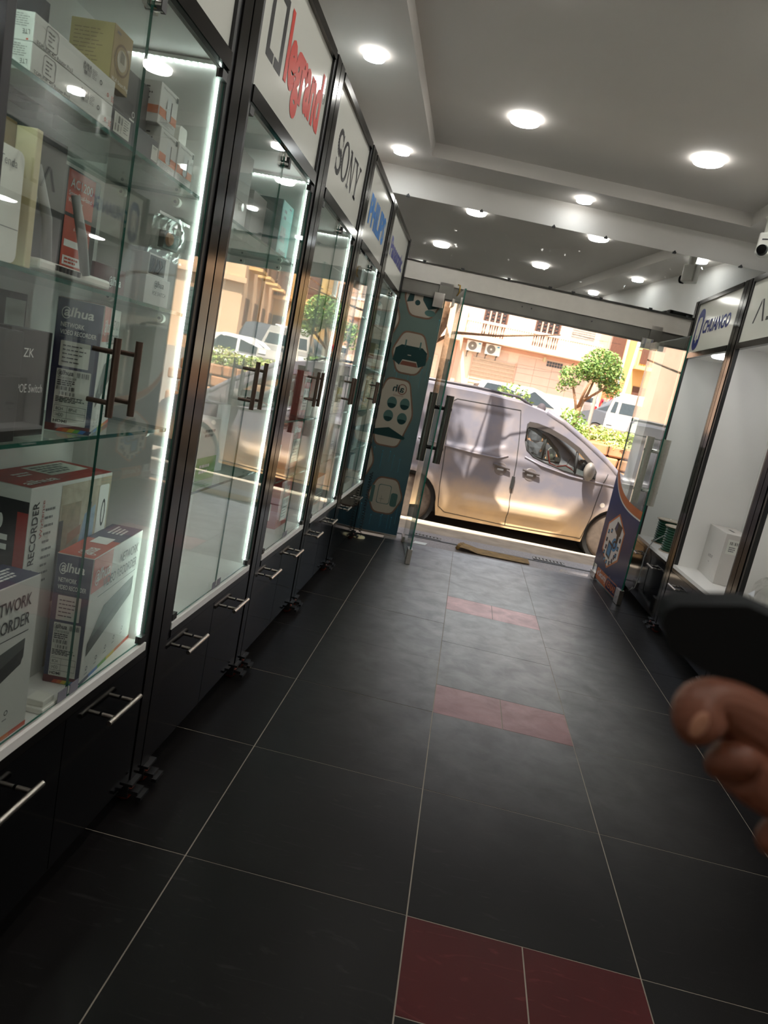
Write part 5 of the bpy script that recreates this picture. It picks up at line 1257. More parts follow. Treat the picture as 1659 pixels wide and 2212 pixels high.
def dusty(name, col, dust, z0, z1, metal=.5, rough=.35):
    M = bpy.data.materials.new(name); M.use_nodes = True; t = M.node_tree; b_ = t.nodes['Principled BSDF']
    tc = t.nodes.new('ShaderNodeTexCoord'); sp = t.nodes.new('ShaderNodeSeparateXYZ'); t.links.new(tc.outputs['Object'], sp.inputs[0])
    nz = t.nodes.new('ShaderNodeTexNoise'); nz.inputs['Scale'].default_value = 4; nz.inputs['Detail'].default_value = 7; t.links.new(tc.outputs['Object'], nz.inputs[0])
    mr = t.nodes.new('ShaderNodeMapRange'); mr.inputs['From Min'].default_value = z0; mr.inputs['From Max'].default_value = z1; mr.inputs['To Min'].default_value = 1; mr.inputs['To Max'].default_value = 0; t.links.new(sp.outputs['Z'], mr.inputs[0])
    ad = t.nodes.new('ShaderNodeMath'); ad.operation = 'ADD'; ad.use_clamp = True; m2 = t.nodes.new('ShaderNodeMath'); m2.operation = 'MULTIPLY_ADD'; m2.inputs[1].default_value = .5; m2.inputs[2].default_value = -.22
    t.links.new(nz.outputs['Fac'], m2.inputs[0]); t.links.new(mr.outputs[0], ad.inputs[0]); t.links.new(m2.outputs[0], ad.inputs[1])
    mx = t.nodes.new('ShaderNodeMix'); mx.data_type = 'RGBA'; mx.inputs['A'].default_value = srgb(col) + (1,); mx.inputs['B'].default_value = srgb(dust) + (1,)
    t.links.new(ad.outputs[0], mx.inputs['Factor']); t.links.new(mx.outputs['Result'], b_.inputs['Base Color'])
    r2 = t.nodes.new('ShaderNodeMapRange'); r2.inputs['To Min'].default_value = rough; r2.inputs['To Max'].default_value = .75; t.links.new(ad.outputs[0], r2.inputs[0]); t.links.new(r2.outputs[0], b_.inputs['Roughness'])
    r3 = t.nodes.new('ShaderNodeMapRange'); r3.inputs['To Min'].default_value = metal; r3.inputs['To Max'].default_value = 0; t.links.new(ad.outputs[0], r3.inputs[0]); t.links.new(r3.outputs[0], b_.inputs['Metallic'])
    MATS[name] = M; return M
TYRE = mat('dusty_tyre', '#4a3f36', .9, var=.2, scale=20); RIM = mat('dusty_steel_rim', '#8a7460', .6, .3, var=.2, scale=12); CARG = glass('car_glass', (.82, .88, .85), 1.5); CHW = mat('mirror_shell', '#6a645e', .5, var=.15); REDP = mat('red_cable_lock', '#c8483c', .5)
VP = dusty('mauve_grey_car_paint', '#6b6972', '#c4a57c', .22, .80, .15, .36)
VX, VZ = [0], [0]
def wheel(parent, x, y, r, w, name='wheel'):
    t = MB().lathe([(r * .62, -w / 2), (r * .9, -w / 2), (r, -w * .36), (r, w * .36), (r * .9, w / 2), (r * .62, w / 2)], (x, y, r), TYRE, 28, 'y').build(name, parent)
    s = -1 if y < 0 else 1
    q = MB().lathe([(r * .62, 0), (r * .60, s * w * .45), (r * .45, s * w * .32), (r * .2, s * w * .42), (.03, s * w * .44)], (x, y, r), RIM, 24, 'y').build('rim', t)
    h = MB()
    for k in range(5):
        a = k * 2 * PI / 5; h.lathe([(r * .055, s * w * .40), (r * .055, s * w * .425)], (x + r * .33 * math.cos(a), y, r + r * .33 * math.sin(a)), INK, 8, 'y')
    h.build('rim_holes', q)
    return t
AX0, AX1, RW = .56, 3.36, .325
t = thing('van', 'dusty mauve grey panel van parked right outside the open doors', 'van', (-.5 - .75 * math.cos(FA) - .905 * math.sin(FA), 7.6 - .75 * math.sin(FA) + .905 * math.cos(FA), -.45), FA)
top = [(-.30, .30), (-.32, .60), (-.27, 1.05), (-.20, 1.40), (-.10, 1.70), (.05, 1.80), (.5, 1.84), (1.2, 1.85), (1.8, 1.83), (2.15, 1.765), (2.4, 1.665), (2.7, 1.50), (3.0, 1.32), (3.22, 1.16), (3.32, 1.11), (3.6, 1.06), (3.9, .97), (4.1, .86), (4.18, .72), (4.2, .55), (4.16, .28)]
bot = [(AX1 + .40, .22)] + arc(AX1, RW, .385, 0, 180) + [(AX1 - .40, .19), (AX0 + .42, .17)] + arc(AX0, RW, .385, 0, 180) + [(AX0 - .40, .24)]
outline = list(reversed(top)) [::-1] + bot
outline = top + bot
wpts = [(1.935, 1.36), (1.925, 1.58), (1.945, 1.605), (2.05, 1.605), (2.22, 1.575), (2.45, 1.50), (2.66, 1.40), (2.86, 1.25), (2.935, 1.14), (2.94, 1.055), (2.80, 1.055), (2.5, 1.085), (2.26, 1.13), (2.08, 1.18), (1.98, 1.25)]
def vanw(x, z):
    w = .915
    w -= .10 * smooth01(1.0, 1.85, z) ** 1.3 + .03 * smooth01(.6, .2, z)
    w -= .20 * smooth01(2.9, 4.25, x) ** 1.5 + .09 * smooth01(.2, -.35, x)
    # pressed panel where a rear window would be
    def rr_(x0, z0, x1, z1, s): return smooth01(x0, x0 + s, x) * smooth01(x1, x1 - s, x) * smooth01(z0, z0 + s, z) * smooth01(z1, z1 - s, z)
    w -= .022 * rr_(.86 - .02 * (z - 1), 1.12 + .09 * smooth01(1.35, 1.7, x), 1.72, 1.67, .05)
    w += .012 * smooth01(1.16, 1.10, z) * smooth01(1.0, 1.08, z)
    # lower rub bulge
    zb = .36 + .018 * (x - 1.2)
    w += .055 * smooth01(1.2, 1.34, x) * smooth01(2.80, 2.55, x) * smooth01(zb - .05, zb + .03, z) * smooth01(zb + .20, zb + .09, z)
    # arch lips
    for ax in (AX0, AX1):
        d = math.hypot(x - ax, z - RW); w += .028 * smooth01(.47, .41, d)
    return w
P, Fs = skin_grid(outline, [wpts], .026)
for s in (-1, 1):
    sk = MB(); sk.add([(x, s * vanw(x, z), z) for x, z in P], Fs if s < 0 else [tuple(reversed(f)) for f in Fs], VP, True); sk.build('side_panel', t)
    Pg, Fg = skin_grid(wpts, [], .05)
    sk = MB(); sk.add([(x, s * (vanw(x, z) - .014), z) for x, z in Pg], Fg if s < 0 else [tuple(reversed(f)) for f in Fg], CARG, True); gl_ = sk.build('side_window', t)
    fr_ = MB(); fr_.tube([(x, s * (vanw(x, z) - .004), z) for x, z in wpts + wpts[:1]], .013, RUBBER, 6); fr_.tube([(2.64, s * (vanw(2.64, 1.4) - .006), 1.40), (2.66, s * (vanw(2.66, 1.07) - .006), 1.06)], .018, RUBBER, 6); fr_.build('window_seal', gl_)
    # rain deflector
    dl = wpts[1:9]
    q = MB()
    for i in range(len(dl) - 1):
        a, c = dl[i], dl[i + 1]; up = .012; dn = -.055
        q.quad((a[0], s * (vanw(*a) + .008), a[1] + up), (c[0], s * (vanw(*c) + .008), c[1] + up), (c[0], s * (vanw(*c) + .022), c[1] + dn), (a[0], s * (vanw(*a) + .022), a[1] + dn), mat('smoked_deflector', '#35312f', .3, var=.1))
    q.build('rain_deflector', t)
# roof, screen, bonnet and nose swept across the width
NY = 12
def sweep(i0, i1, mm2, nm, inset=0.0):
    vs = []; seg = top[i0:i1 + 1]
    for x, z in seg:
        w = vanw(x, z) - inset
        for k in range(NY + 1):
            u = -1 + 2 * k / NY; vs.append((x + .05 * (1 - u * u) * (1 if x > 2 else -1) * smooth01(1.9, .6, z), u * w, z + .045 * (1 - u ** 4) * smooth01(.5, 1.2, z)))
    n = NY + 1
    return MB().add(vs, [(i * n + k, (i + 1) * n + k, (i + 1) * n + k + 1, i * n + k + 1) for i in range(len(seg) - 1) for k in range(NY)], mm2, True).build(nm, t)
sweep(0, 9, VP, 'roof'); sweep(9, 13, CARG, 'windscreen', .05); sweep(13, 20, VP, 'bonnet')
for s in (-1, 1): MB().tube([(x, s * (vanw(x, z) - .03), z + .012) for x, z in top[9:15]], .045, VP, 8).build('windscreen_pillar', t)
MB().box((-.25, 4.12), (-.80, .80), (.20, .34), RUBBER).build('underbody', t)
for s in (-1, 1):
    for ax in (AX0, AX1):
        wheel(t, ax, s * .80, RW, .20)
        MB().lathe([(.385, s * .45), (.385, s * .86)], (ax, 0, RW), RUBBER, 24, 'y').build('arch_liner', t)
    cl = [(.915, .25), (.90, .70), (.885, 1.30), (.89, 1.69), (1.0, 1.725), (1.79, 1.735)]
    lines = [[(1.92, .22), (1.90, .6), (1.88, 1.0), (1.84, 1.45), (1.80, 1.73)], [(1.08, .24), (.99, .30), (.955, .55), (.935, .9), (.90, 1.3), (.90, 1.68), (.95, 1.72), (1.8, 1.735)], [(2.95, .24), (3.02, .6), (3.06, 1.0), (3.10, 1.15)], [(1.08, .235), (1.9, .215), (2.95, .235)]]
    sm_ = MB()
    for L in lines:
        D = []
        for i in range(len(L) - 1):
            for k in range(12): D.append((L[i][0] + (L[i + 1][0] - L[i][0]) * k / 12, L[i][1] + (L[i + 1][1] - L[i][1]) * k / 12))
        D.append(L[-1]); sm_.tube([(x, s * (vanw(x, z) + .001), z) for x, z in D], .005, RUBBER, 5)
    sm_.build('door_seams', t)
    bl_ = MB(); bl_.tube([(x, s * (vanw(x, z) + .004), z) for x, z in [(.55, 1.14), (.9, 1.105), (1.3, 1.08), (1.62, 1.075), (1.75, 1.13)]], .012, VP, 6); bl_.tube([(x, s * (vanw(x, z) + .004), z) for x, z in [(1.97, 1.16), (2.2, 1.09), (2.6, 1.03), (3.0, 1.01), (3.3, 1.0)]], .012, VP, 6); bl_.build('belt_crease', t)
    for hx_ in (1.69, 2.09):
        MB().lathe([(.085, 0), (.08, s * .004)], (hx_, s * (vanw(hx_, .95) + .001), .945), mat('dark_handle_cup', '#5b5453', .5, var=.1), 20, 'y').build('handle_cup', t)
        MB().cyl((hx_ - .115, s * (vanw(hx_, .98) + .03), .995), (hx_ + .115, s * (vanw(hx_, .98) + .03), .965), .016, mat('dark_car_handle', '#3e393a', .4), 10).build('door_handle', t)
        MB().box((hx_ - .045, hx_ + .04), (s * (vanw(hx_, .94) + .010), s * (vanw(hx_, .94) + .006)), (.925, .95), CHROME).build('lock_plate', t)
    mi = MB(); mi.box((2.86, 2.92), (s * .86, s * .98), (1.07, 1.13), RUBBER)
    mi.build('mirror_arm', t)
    g = bmesh.new(); bmesh.ops.create_uvsphere(g, u_segments=16, v_segments=10, radius=1)
    for v in g.verts: v.co = Vector((2.81 + v.co.x * .07, s * 1.02 + v.co.y * .09, 1.14 + v.co.z * .125))
    me = bpy.data.meshes.new('wing_mirror'); g.to_mesh(me); g.free()
    for p_ in me.polygons: p_.use_smooth = True
    link('wing_mirror', me, t, [CHW])
    rl_ = MB(); rl_.tube([(.25, s * .70, 1.84), (.35, s * .70, 1.90), (1.2, s * .70, 1.915), (1.75, s * .70, 1.90), (1.95, s * .70, 1.82)], .018, mat('dark_roof_rail', '#4d494c', .4, .4), 8); rl_.build('roof_rail', t)
    MB().lathe([(.035, 0), (.03, s * .012)], (3.13, s * (vanw(3.13, .73)), .73), RAILW, 14, 'y').build('side_lamp', t)
    MB().box((1.86, 1.90), (s * (vanw(1.88, .8) + .005), s * (vanw(1.88, .8) + .03)), (.72, .88), RUBBER).build('door_guard', t)
    MB().prism([(3.75, .75), (4.10, .66), (4.15, .80), (3.9, .92)], 0, .02, mat('headlamp', '#d9dadb', .1), Matrix(((1, 0, 0, 0), (0, 0, s * 1.0, s * (.70)), (0, 1, 0, 0), (0, 0, 0, 1)))).build('headlamp', t)
MB().box((4.155, 4.22), (-.35, .35), (.40, .52), PWHITE).build('number_plate', t)
# cabin: dash, seats, steering wheel with a red lock
DKI = mat('dark_car_interior', '#262524', .7, var=.15)
MB().box((2.62, 3.2), (-.74, .74), (.6, 1.04), DKI).build('dashboard', t, bevel=.05); MB().box((1.2, 3.2), (-.78, .78), (.34, .45), DKI).build('cabin_floor', t)
MB().box((1.45, 1.52), (-.80, .80), (.4, 1.70), DKI).build('bulkhead', t)
for s in (-1, 1):
    st = MB().box((1.70, 2.2), (s * .40 - .24, s * .40 + .24), (.45, .72), DKI).build('seat', t, bevel=.05); MB().box((1.60, 1.78), (s * .40 - .24, s * .40 + .24), (.7, 1.28), DKI).build('backrest', st, bevel=.05); MB().box((1.62, 1.74), (s * .40 - .12, s * .40 + .12), (1.31, 1.50), mat('grey_headrest', '#6f7a72', .6)).build('headrest', st, bevel=.04)
n = 24; cs = Vector((2.50, -.40, 1.04)); ax_ = Vector((.35, 0, 1)).normalized(); b1 = Vector((0, 1, 0)); b2_ = ax_.cross(b1)
MB().tube([cs + (b1 * math.cos(2 * PI * i / n) + b2_ * math.sin(2 * PI * i / n)) * .18 for i in range(n + 1)], .014, DKI, 8).cyl(cs, cs - ax_ * .2 + Vector((.1, 0, 0)), .025, DKI, 8).cyl(cs - b1 * .18, cs + b1 * .18, .012, DKI, 8).build('steering_wheel', t)
MB().tube([(2.34, -.55, 1.28), (2.40, -.55, 1.12), (2.50, -.56, 1.09), (2.62, -.57, 1.13), (2.70, -.58, 1.10), (2.78, -.58, 1.05), (2.62, -.57, 1.00), (2.46, -.56, 1.05)], .011, REDP, 8).build('wheel_lock', t)

def car(lb, x, y, rz, L, W, H, col, kind='hatch', group='cars parked round the square', roofrack=False):
    z = gz(y); t = thing('car', lb, 'car', (x, y, z), rz, group)
    pm = mat('car_paint_' + col.strip('#'), col, .3, .1, var=.05, coat=.4); r = .31; a0 = L * .19; a1 = L * .80
    if kind == 'van': up = [(.0, .55), (.02, H * .72), (.06, H * .95), (.14, H), (.60, H), (.72, H * .88), (.84, H * .60), (.97, H * .50), (1.0, H * .34)]
    elif kind == 'suv': up = [(0, .5), (.01, H * .55), (.07, H * .90), (.14, H * .98), (.52, H), (.60, H * .95), (.74, H * .62), (.97, H * .52), (1.0, H * .36)]
    else: up = [(0, .5), (.01, H * .58), (.06, H * .66), (.16, H * .93), (.26, H), (.50, H * .99), (.58, H * .93), (.73, H * .64), (.96, H * .52), (1.0, H * .36)]
    top_ = [(u * L, v) for u, v in up] + [(L * .99, .25)]
    bt = arc(a1, r, r * 1.15, 0, 180, 8) + arc(a0, r, r * 1.15, 0, 180, 8) + [(0.01, .28)]
    wd = lambda z_: W / 2 * (1 - .16 * smooth01(H * .55, H, z_))
    poly = top_ + bt
    m_ = MB(); n = len(poly)
    vs = [(a, -wd(b_), b_) for a, b_ in poly] + [(a, wd(b_), b_) for a, b_ in poly]
    m_.add(vs, [tuple(range(n))], pm); m_.add(vs, [tuple(range(2 * n - 1, n - 1, -1))], pm)
    m_.add(vs, [(i, n + i, n + (i + 1) % n, (i + 1) % n) for i in range(n)], pm); m_.build('body', t)
    zb, zt = H * .62, H * .92
    fx = {'van': (.60, .82), 'suv': (.54, .73), 'hatch': (.52, .72)}[kind]; rx = {'van': (.10, .10), 'suv': (.12, .07), 'hatch': (.22, .13)}[kind]
    GL2 = mat('dark_car_window', '#2e3436', .08, var=.1)
    for s in (-1, 1):
        for k, (ua, ub, uc, ud) in enumerate(((rx[1], rx[0], .36, .36), (.385, .385, fx[0], fx[1]))):
            if kind == 'van' and k == 0: continue
            q = [(ua * L, zb), (ud * L, zb), (uc * L, zt), (ub * L, zt)] if k == 0 else [(ua * L, zb), (ud * L, zb), (uc * L, zt), (ub * L, zt)]
            vv = [(a, s * (wd(c) + .006), c) for a, c in q]; MB().add(vv, [(0, 1, 2, 3) if s < 0 else (3, 2, 1, 0)], GL2).build('side_window', t)
        for ax2 in (a0, a1): wheel(t, ax2, s * (W / 2 - .10), r, .19)
        MB().box((-.01, .06), (s * W * .48, s * W * .36), (H * .44, H * .60), mat('tail_lamp_red', '#a8262a', .3)).build('tail_lamp', t); MB().box((L * .955, L * 1.0), (s * W * .46, s * W * .32), (H * .40, H * .48), mat('headlamp', '#d9dadb', .1)).build('headlamp', t)
    def slope(ia, ib, nm):
        (xa, za), (xb, zb_) = top_[ia], top_[ib]; nx, nz_ = -(zb_ - za), (xb - xa); l_ = math.hypot(nx, nz_); nx, nz_ = nx / l_ * .008, nz_ / l_ * .008
        p = lambda k: (xa + (xb - xa) * k + nx, za + (zb_ - za) * k + nz_); a, c = p(.12), p(.9)
        MB().add([(a[0], -wd(a[1]) * .88, a[1]), (a[0], wd(a[1]) * .88, a[1]), (c[0], wd(c[1]) * .88, c[1]), (c[0], -wd(c[1]) * .88, c[1])], [(0, 1, 2, 3)], GL2).build(nm, t)
    k = {'van': (5, 6, 1, 2), 'suv': (5, 6, 1, 2), 'hatch': (6, 7, 2, 3)}[kind]
    slope(k[0], k[1], 'windscreen'); slope(k[2], k[3], 'rear_window')
    MB().box((-.015, .0), (-.26, .26), (H * .36, H * .43), PWHITE).build('number_plate', t)
    if roofrack:
        q = MB()
        for s in (-1, 1): q.cyl((L * .18, s * W * .34, H + .07), (L * .55, s * W * .34, H + .07), .02, PWHITE, 6)
        for u in (.2, .38, .53): q.cyl((L * u, -W * .34, H + .07), (L * u, W * .34, H + .07), .02, PWHITE, 6).cyl((L * u, -W * .34, H - .02), (L * u, -W * .34, H + .07), .015, PWHITE, 6).cyl((L * u, W * .34, H - .02), (L * u, W * .34, H + .07), .015, PWHITE, 6)
        q.build('roof_rack', t)
    return t
car('white SUV with red tail lamps parked before the roller shutter of the peach house', -.35, 26, rad(8), 4.4, 1.75, 1.58, '#e4e2de', 'suv')
car('silver car half hidden behind the teal window panel', -5.2, 18, rad(10), 4.2, 1.7, 1.5, '#aeb2b4', 'hatch')
car('white hatchback seen from behind up the side street near the walking person', 6.3, 41.5, rad(80), 3.9, 1.65, 1.48, '#ddd8d0', 'hatch')
car('dark saloon parked facing the square beside the pale pole', 6.9, 34.5, rad(-100), 4.2, 1.7, 1.45, '#4b4a4c', 'hatch')
car('silver van with a roof rack seen through the blue decal door', 6.05, 27.5, rad(-100), 4.3, 1.8, 1.85, '#8d8880', 'van', roofrack=True)
car('dark grey panel van parked by the beige corner wall', 8.9, 28.8, rad(165), 4.6, 1.85, 1.95, '#56575c', 'van')
car('white saloon parked before the dark grey panel van', 8.6, 23.5, rad(166), 4.2, 1.7, 1.46, '#e2e0dc', 'hatch')
car('pale blue hatchback by the beige corner wall, farthest along the street', 13.4, 18.0, rad(160), 4.0, 1.7, 1.5, '#9fb0bd', 'hatch')

# ------------------------------------------------------------------ planting
BARK = mat('brown_bark', '#7d5f45', .9, var=.35, scale=22, bump=.5); LEAF = [mat('leaf_green', '#6f8f45', .6, var=.25, scale=6), mat('leaf_light', '#93ab5c', .6, var=.2, scale=6), mat('leaf_dark', '#46642f', .6, var=.2, scale=6)]
def leaves(nm, parent, blobs, n, size, mats=LEAF, seed=1):
    rr = random.Random(seed); m_ = MB(); tot = sum(b_[1][0] * b_[1][1] * b_[1][2] for b_ in blobs)
    for c, r in blobs:
        k = int(n * r[0] * r[1] * r[2] / tot)
        for _ in range(k):
            while True:
                d = Vector((rr.uniform(-1, 1), rr.uniform(-1, 1), rr.uniform(-1, 1)))
                if .25 < d.length < 1: break
            p = Vector((c[0] + d.x * r[0], c[1] + d.y * r[1], c[2] + d.z * r[2]))
            a = Vector((rr.gauss(0, 1), rr.gauss(0, 1), rr.gauss(0, .6))).normalized(); b_ = a.cross(Vector((rr.gauss(0, 1), rr.gauss(0, 1), rr.gauss(0, 1)))).normalized()
            s = size * rr.uniform(.6, 1.3); mm2 = rr.choice(mats)
            m_.add([p - a * s, p + b_ * s * .42, p + a * s, p - b_ * s * .42], [(0, 1, 2, 3)], mm2)
    o = m_.build(nm, parent); o['kind'] = 'stuff'; return o
t = thing('small_tree', 'small round crowned tree rising from the raised planting bed', 'tree', (2.95, 20, .2), 0)
MB().tube([(0, 0, 0), (0, 0, .9), (.03, 0, 1.35), (.10, 0, 1.75)], [.11, .09, .08, .07], BARK, 8).build('trunk', t)
for pts in ([(.02, 0, 1.25), (-.10, 0, 1.6), (-.28, 0, 2.05), (-.42, .1, 2.3)], [(.06, 0, 1.5), (.2, .05, 1.9), (.30, .1, 2.4)], [(.08, 0, 1.65), (.45, -.1, 2.0), (.75, -.1, 2.3)], [(.0, 0, 1.4), (.05, -.2, 1.9), (.15, -.3, 2.3)]): MB().tube(pts, [.05, .04, .03, .02][:len(pts)], BARK, 6).build('branch', t)
leaves('foliage', t, [((.38, 0, 2.75), (.62, .6, .50)), ((-.42, 0, 2.30), (.34, .35, .38)), ((.72, .1, 2.45), (.42, .4, .42)), ((.1, 0, 2.55), (.4, .4, .35)), ((-.62, -.1, 1.95), (.16, .2, .22)), ((.85, 0, 2.15), (.28, .3, .25))], 4200, .055, seed=3)
STONE = mat('rust_brown_stone', '#9c6f4d', .9, var=.3, scale=3, bump=.3); SOIL = mat('dry_soil', '#7d5c40', .95, var=.3)
bed = thing('planting_bed', 'raised planting bed with a rough brown stone wall beyond the van', 'planter', (0, 0, 0), 0)
rr = random.Random(11)
sb_ = MB().prism([(-.2, 13.6), (4.6, 13.2), (5.4, 20.5), (.6, 20.8)], -.3, .82, SOIL).build('soil', bed)
sh_ = []
for v in range(6):
    g = bmesh.new(); bmesh.ops.create_cube(g, size=1)
    for w_ in g.verts: w_.co = Vector((w_.co.x * .46 * rr.uniform(.86, 1.0), w_.co.y * .22, w_.co.z * .24 * rr.uniform(.86, 1.0)))
    bmesh.ops.bevel(g, geom=g.edges[:], offset=.03, segments=1, affect='EDGES'); me = bpy.data.meshes.new('stone'); g.to_mesh(me); g.free(); me.materials.append(STONE); sh_.append(me)
for row in range(5):
    for k in range(11):
        u = (k + (.5 if row % 2 else 0)) / 10.5
        o = bpy.data.objects.new('stone', rr.choice(sh_)); COL.objects.link(o); o.parent = bed; o.location = (-.2 + 4.85 * u, 13.6 - .4 * u - .09 + rr.uniform(-.02, .02), -.15 + row * .245); o.rotation_euler = (0, 0, rad(-5) + rr.uniform(-.05, .05))
def shrub(lb, x, y, z, r, h, n, seed, mats=LEAF):
    t = thing('shrub', lb, 'shrub', (x, y, z), 0, 'shrubs of the planting bed')
    for k in range(4):
        a = k * 1.6 + seed; MB().tube([(0, 0, 0), (r * .3 * math.cos(a), r * .3 * math.sin(a), h * .5), (r * .6 * math.cos(a), r * .6 * math.sin(a), h * .85)], [.02, .014, .008], BARK, 5).build('stem', t)
    leaves('foliage', t, [((0, 0, h * .55), (r, r, h * .5)), ((r * .5, 0, h * .4), (r * .6, r * .6, h * .4)), ((-r * .5, 0, h * .45), (r * .6, r * .6, h * .4))], n, .05, mats, seed); return t
YL = [mat('shrub_yellow_green', '#a3b051', .6, var=.2, scale=6), mat('shrub_straw', '#c2b984', .7, var=.2, scale=6), LEAF[1]]
shrub('light green shrub in the bed just over the van roof', 2.05, 14.6, .82, .45, .70, 900, 1, [LEAF[0], LEAF[1]]); shrub('yellow green shrub in the middle of the bed', 2.75, 14.4, .82, .55, .45, 1000, 2, YL); shrub('straw coloured shrub in the bed by the pale pole', 3.35, 14.2, .82, .55, .42, 1000, 3, YL); shrub('low straw shrub spilling over the bed wall', 3.0, 13.6, .80, .5, .22, 600, 4, YL); shrub('bushy shrub before the white SUV bonnet', .80, 15.8, .82, .50, 1.0, 1100, 5, [LEAF[0], LEAF[1]]); shrub('pale shrub at the corner of the bed, behind the decal door', 4.2, 14.4, .82, .5, .5, 700, 6, YL)
g = bmesh.new(); bmesh.ops.create_icosphere(g, subdivisions=2, radius=1)
for v in g.verts: v.co = Vector((v.co.x * .22 + .02 * math.sin(v.co.z * 9), v.co.y * .14, v.co.z * .08 + .02 * math.sin(v.co.x * 8)))
me = bpy.data.meshes.new('rust_rock'); g.to_mesh(me); g.free(); o = link('rust_rock', me, None, [mat('orange_rust_rock', '#b5603a', .9, var=.2)]); o.location = (2.57, 13.5, .89); tag(o, 'orange rock lying among the straw shrubs of the bed', 'rock')
# big leaning street tree by the shop front: throws its branch shadows on the van
t = thing('street_tree', 'leaning street tree with rough brown bark beside the teal window panel', 'tree', (-1.35, 6.35, -.16), 0)
MB().tube([(0, 0, 0), (.12, 0, .8), (.40, .02, 1.7), (.72, .05, 2.4), (.90, .05, 2.85), (1.05, .03, 3.5)], [.24, .19, .17, .15, .14, .12], BARK, 14).build('trunk', t)
for pts, rs_ in (([(.95, .04, 3.15), (1.25, -.40, 3.31), (1.56, -.52, 3.57), (1.96, -.47, 4.27), (2.25, -.45, 4.86)], [.12, .11, .10, .095, .07]),
                 ([(1.0, -.05, 3.7), (.43, -.68, 4.02), (1.51, -.53, 3.87), (2.06, -.45, 3.65), (2.4, -.4, 3.5)], [.04, .04, .05, .045, .02]),
                 ([(1.0, .05, 3.4), (.9, 0, 4.4), (.6, -.3, 5.6)], [.12, .10, .07]), ([(.85, .05, 2.8), (.3, -.2, 3.8), (-.5, -.5, 5.0)], [.10, .08, .05]),
                 ([(.45, 0, 1.8), (.85, .3, 2.15), (1.35, .8, 2.25), (2.1, 1.0, 2.42)], [.024, .018, .013, .007]), ([(.7, 0, 2.4), (1.0, .5, 2.7), (1.2, .9, 2.75)], [.02, .012, .006])):
    MB().tube(pts, rs_, BARK, 8).build('branch', t)
leaves('foliage', t, [((-.35, -1.2, 6.0), (.5, .5, .35)), ((-1.5, -.6, 5.4), (1.0, .8, .6))], 1100, .10, seed=8)  # first leaf clump, out of view, is placed to shade the van's rear

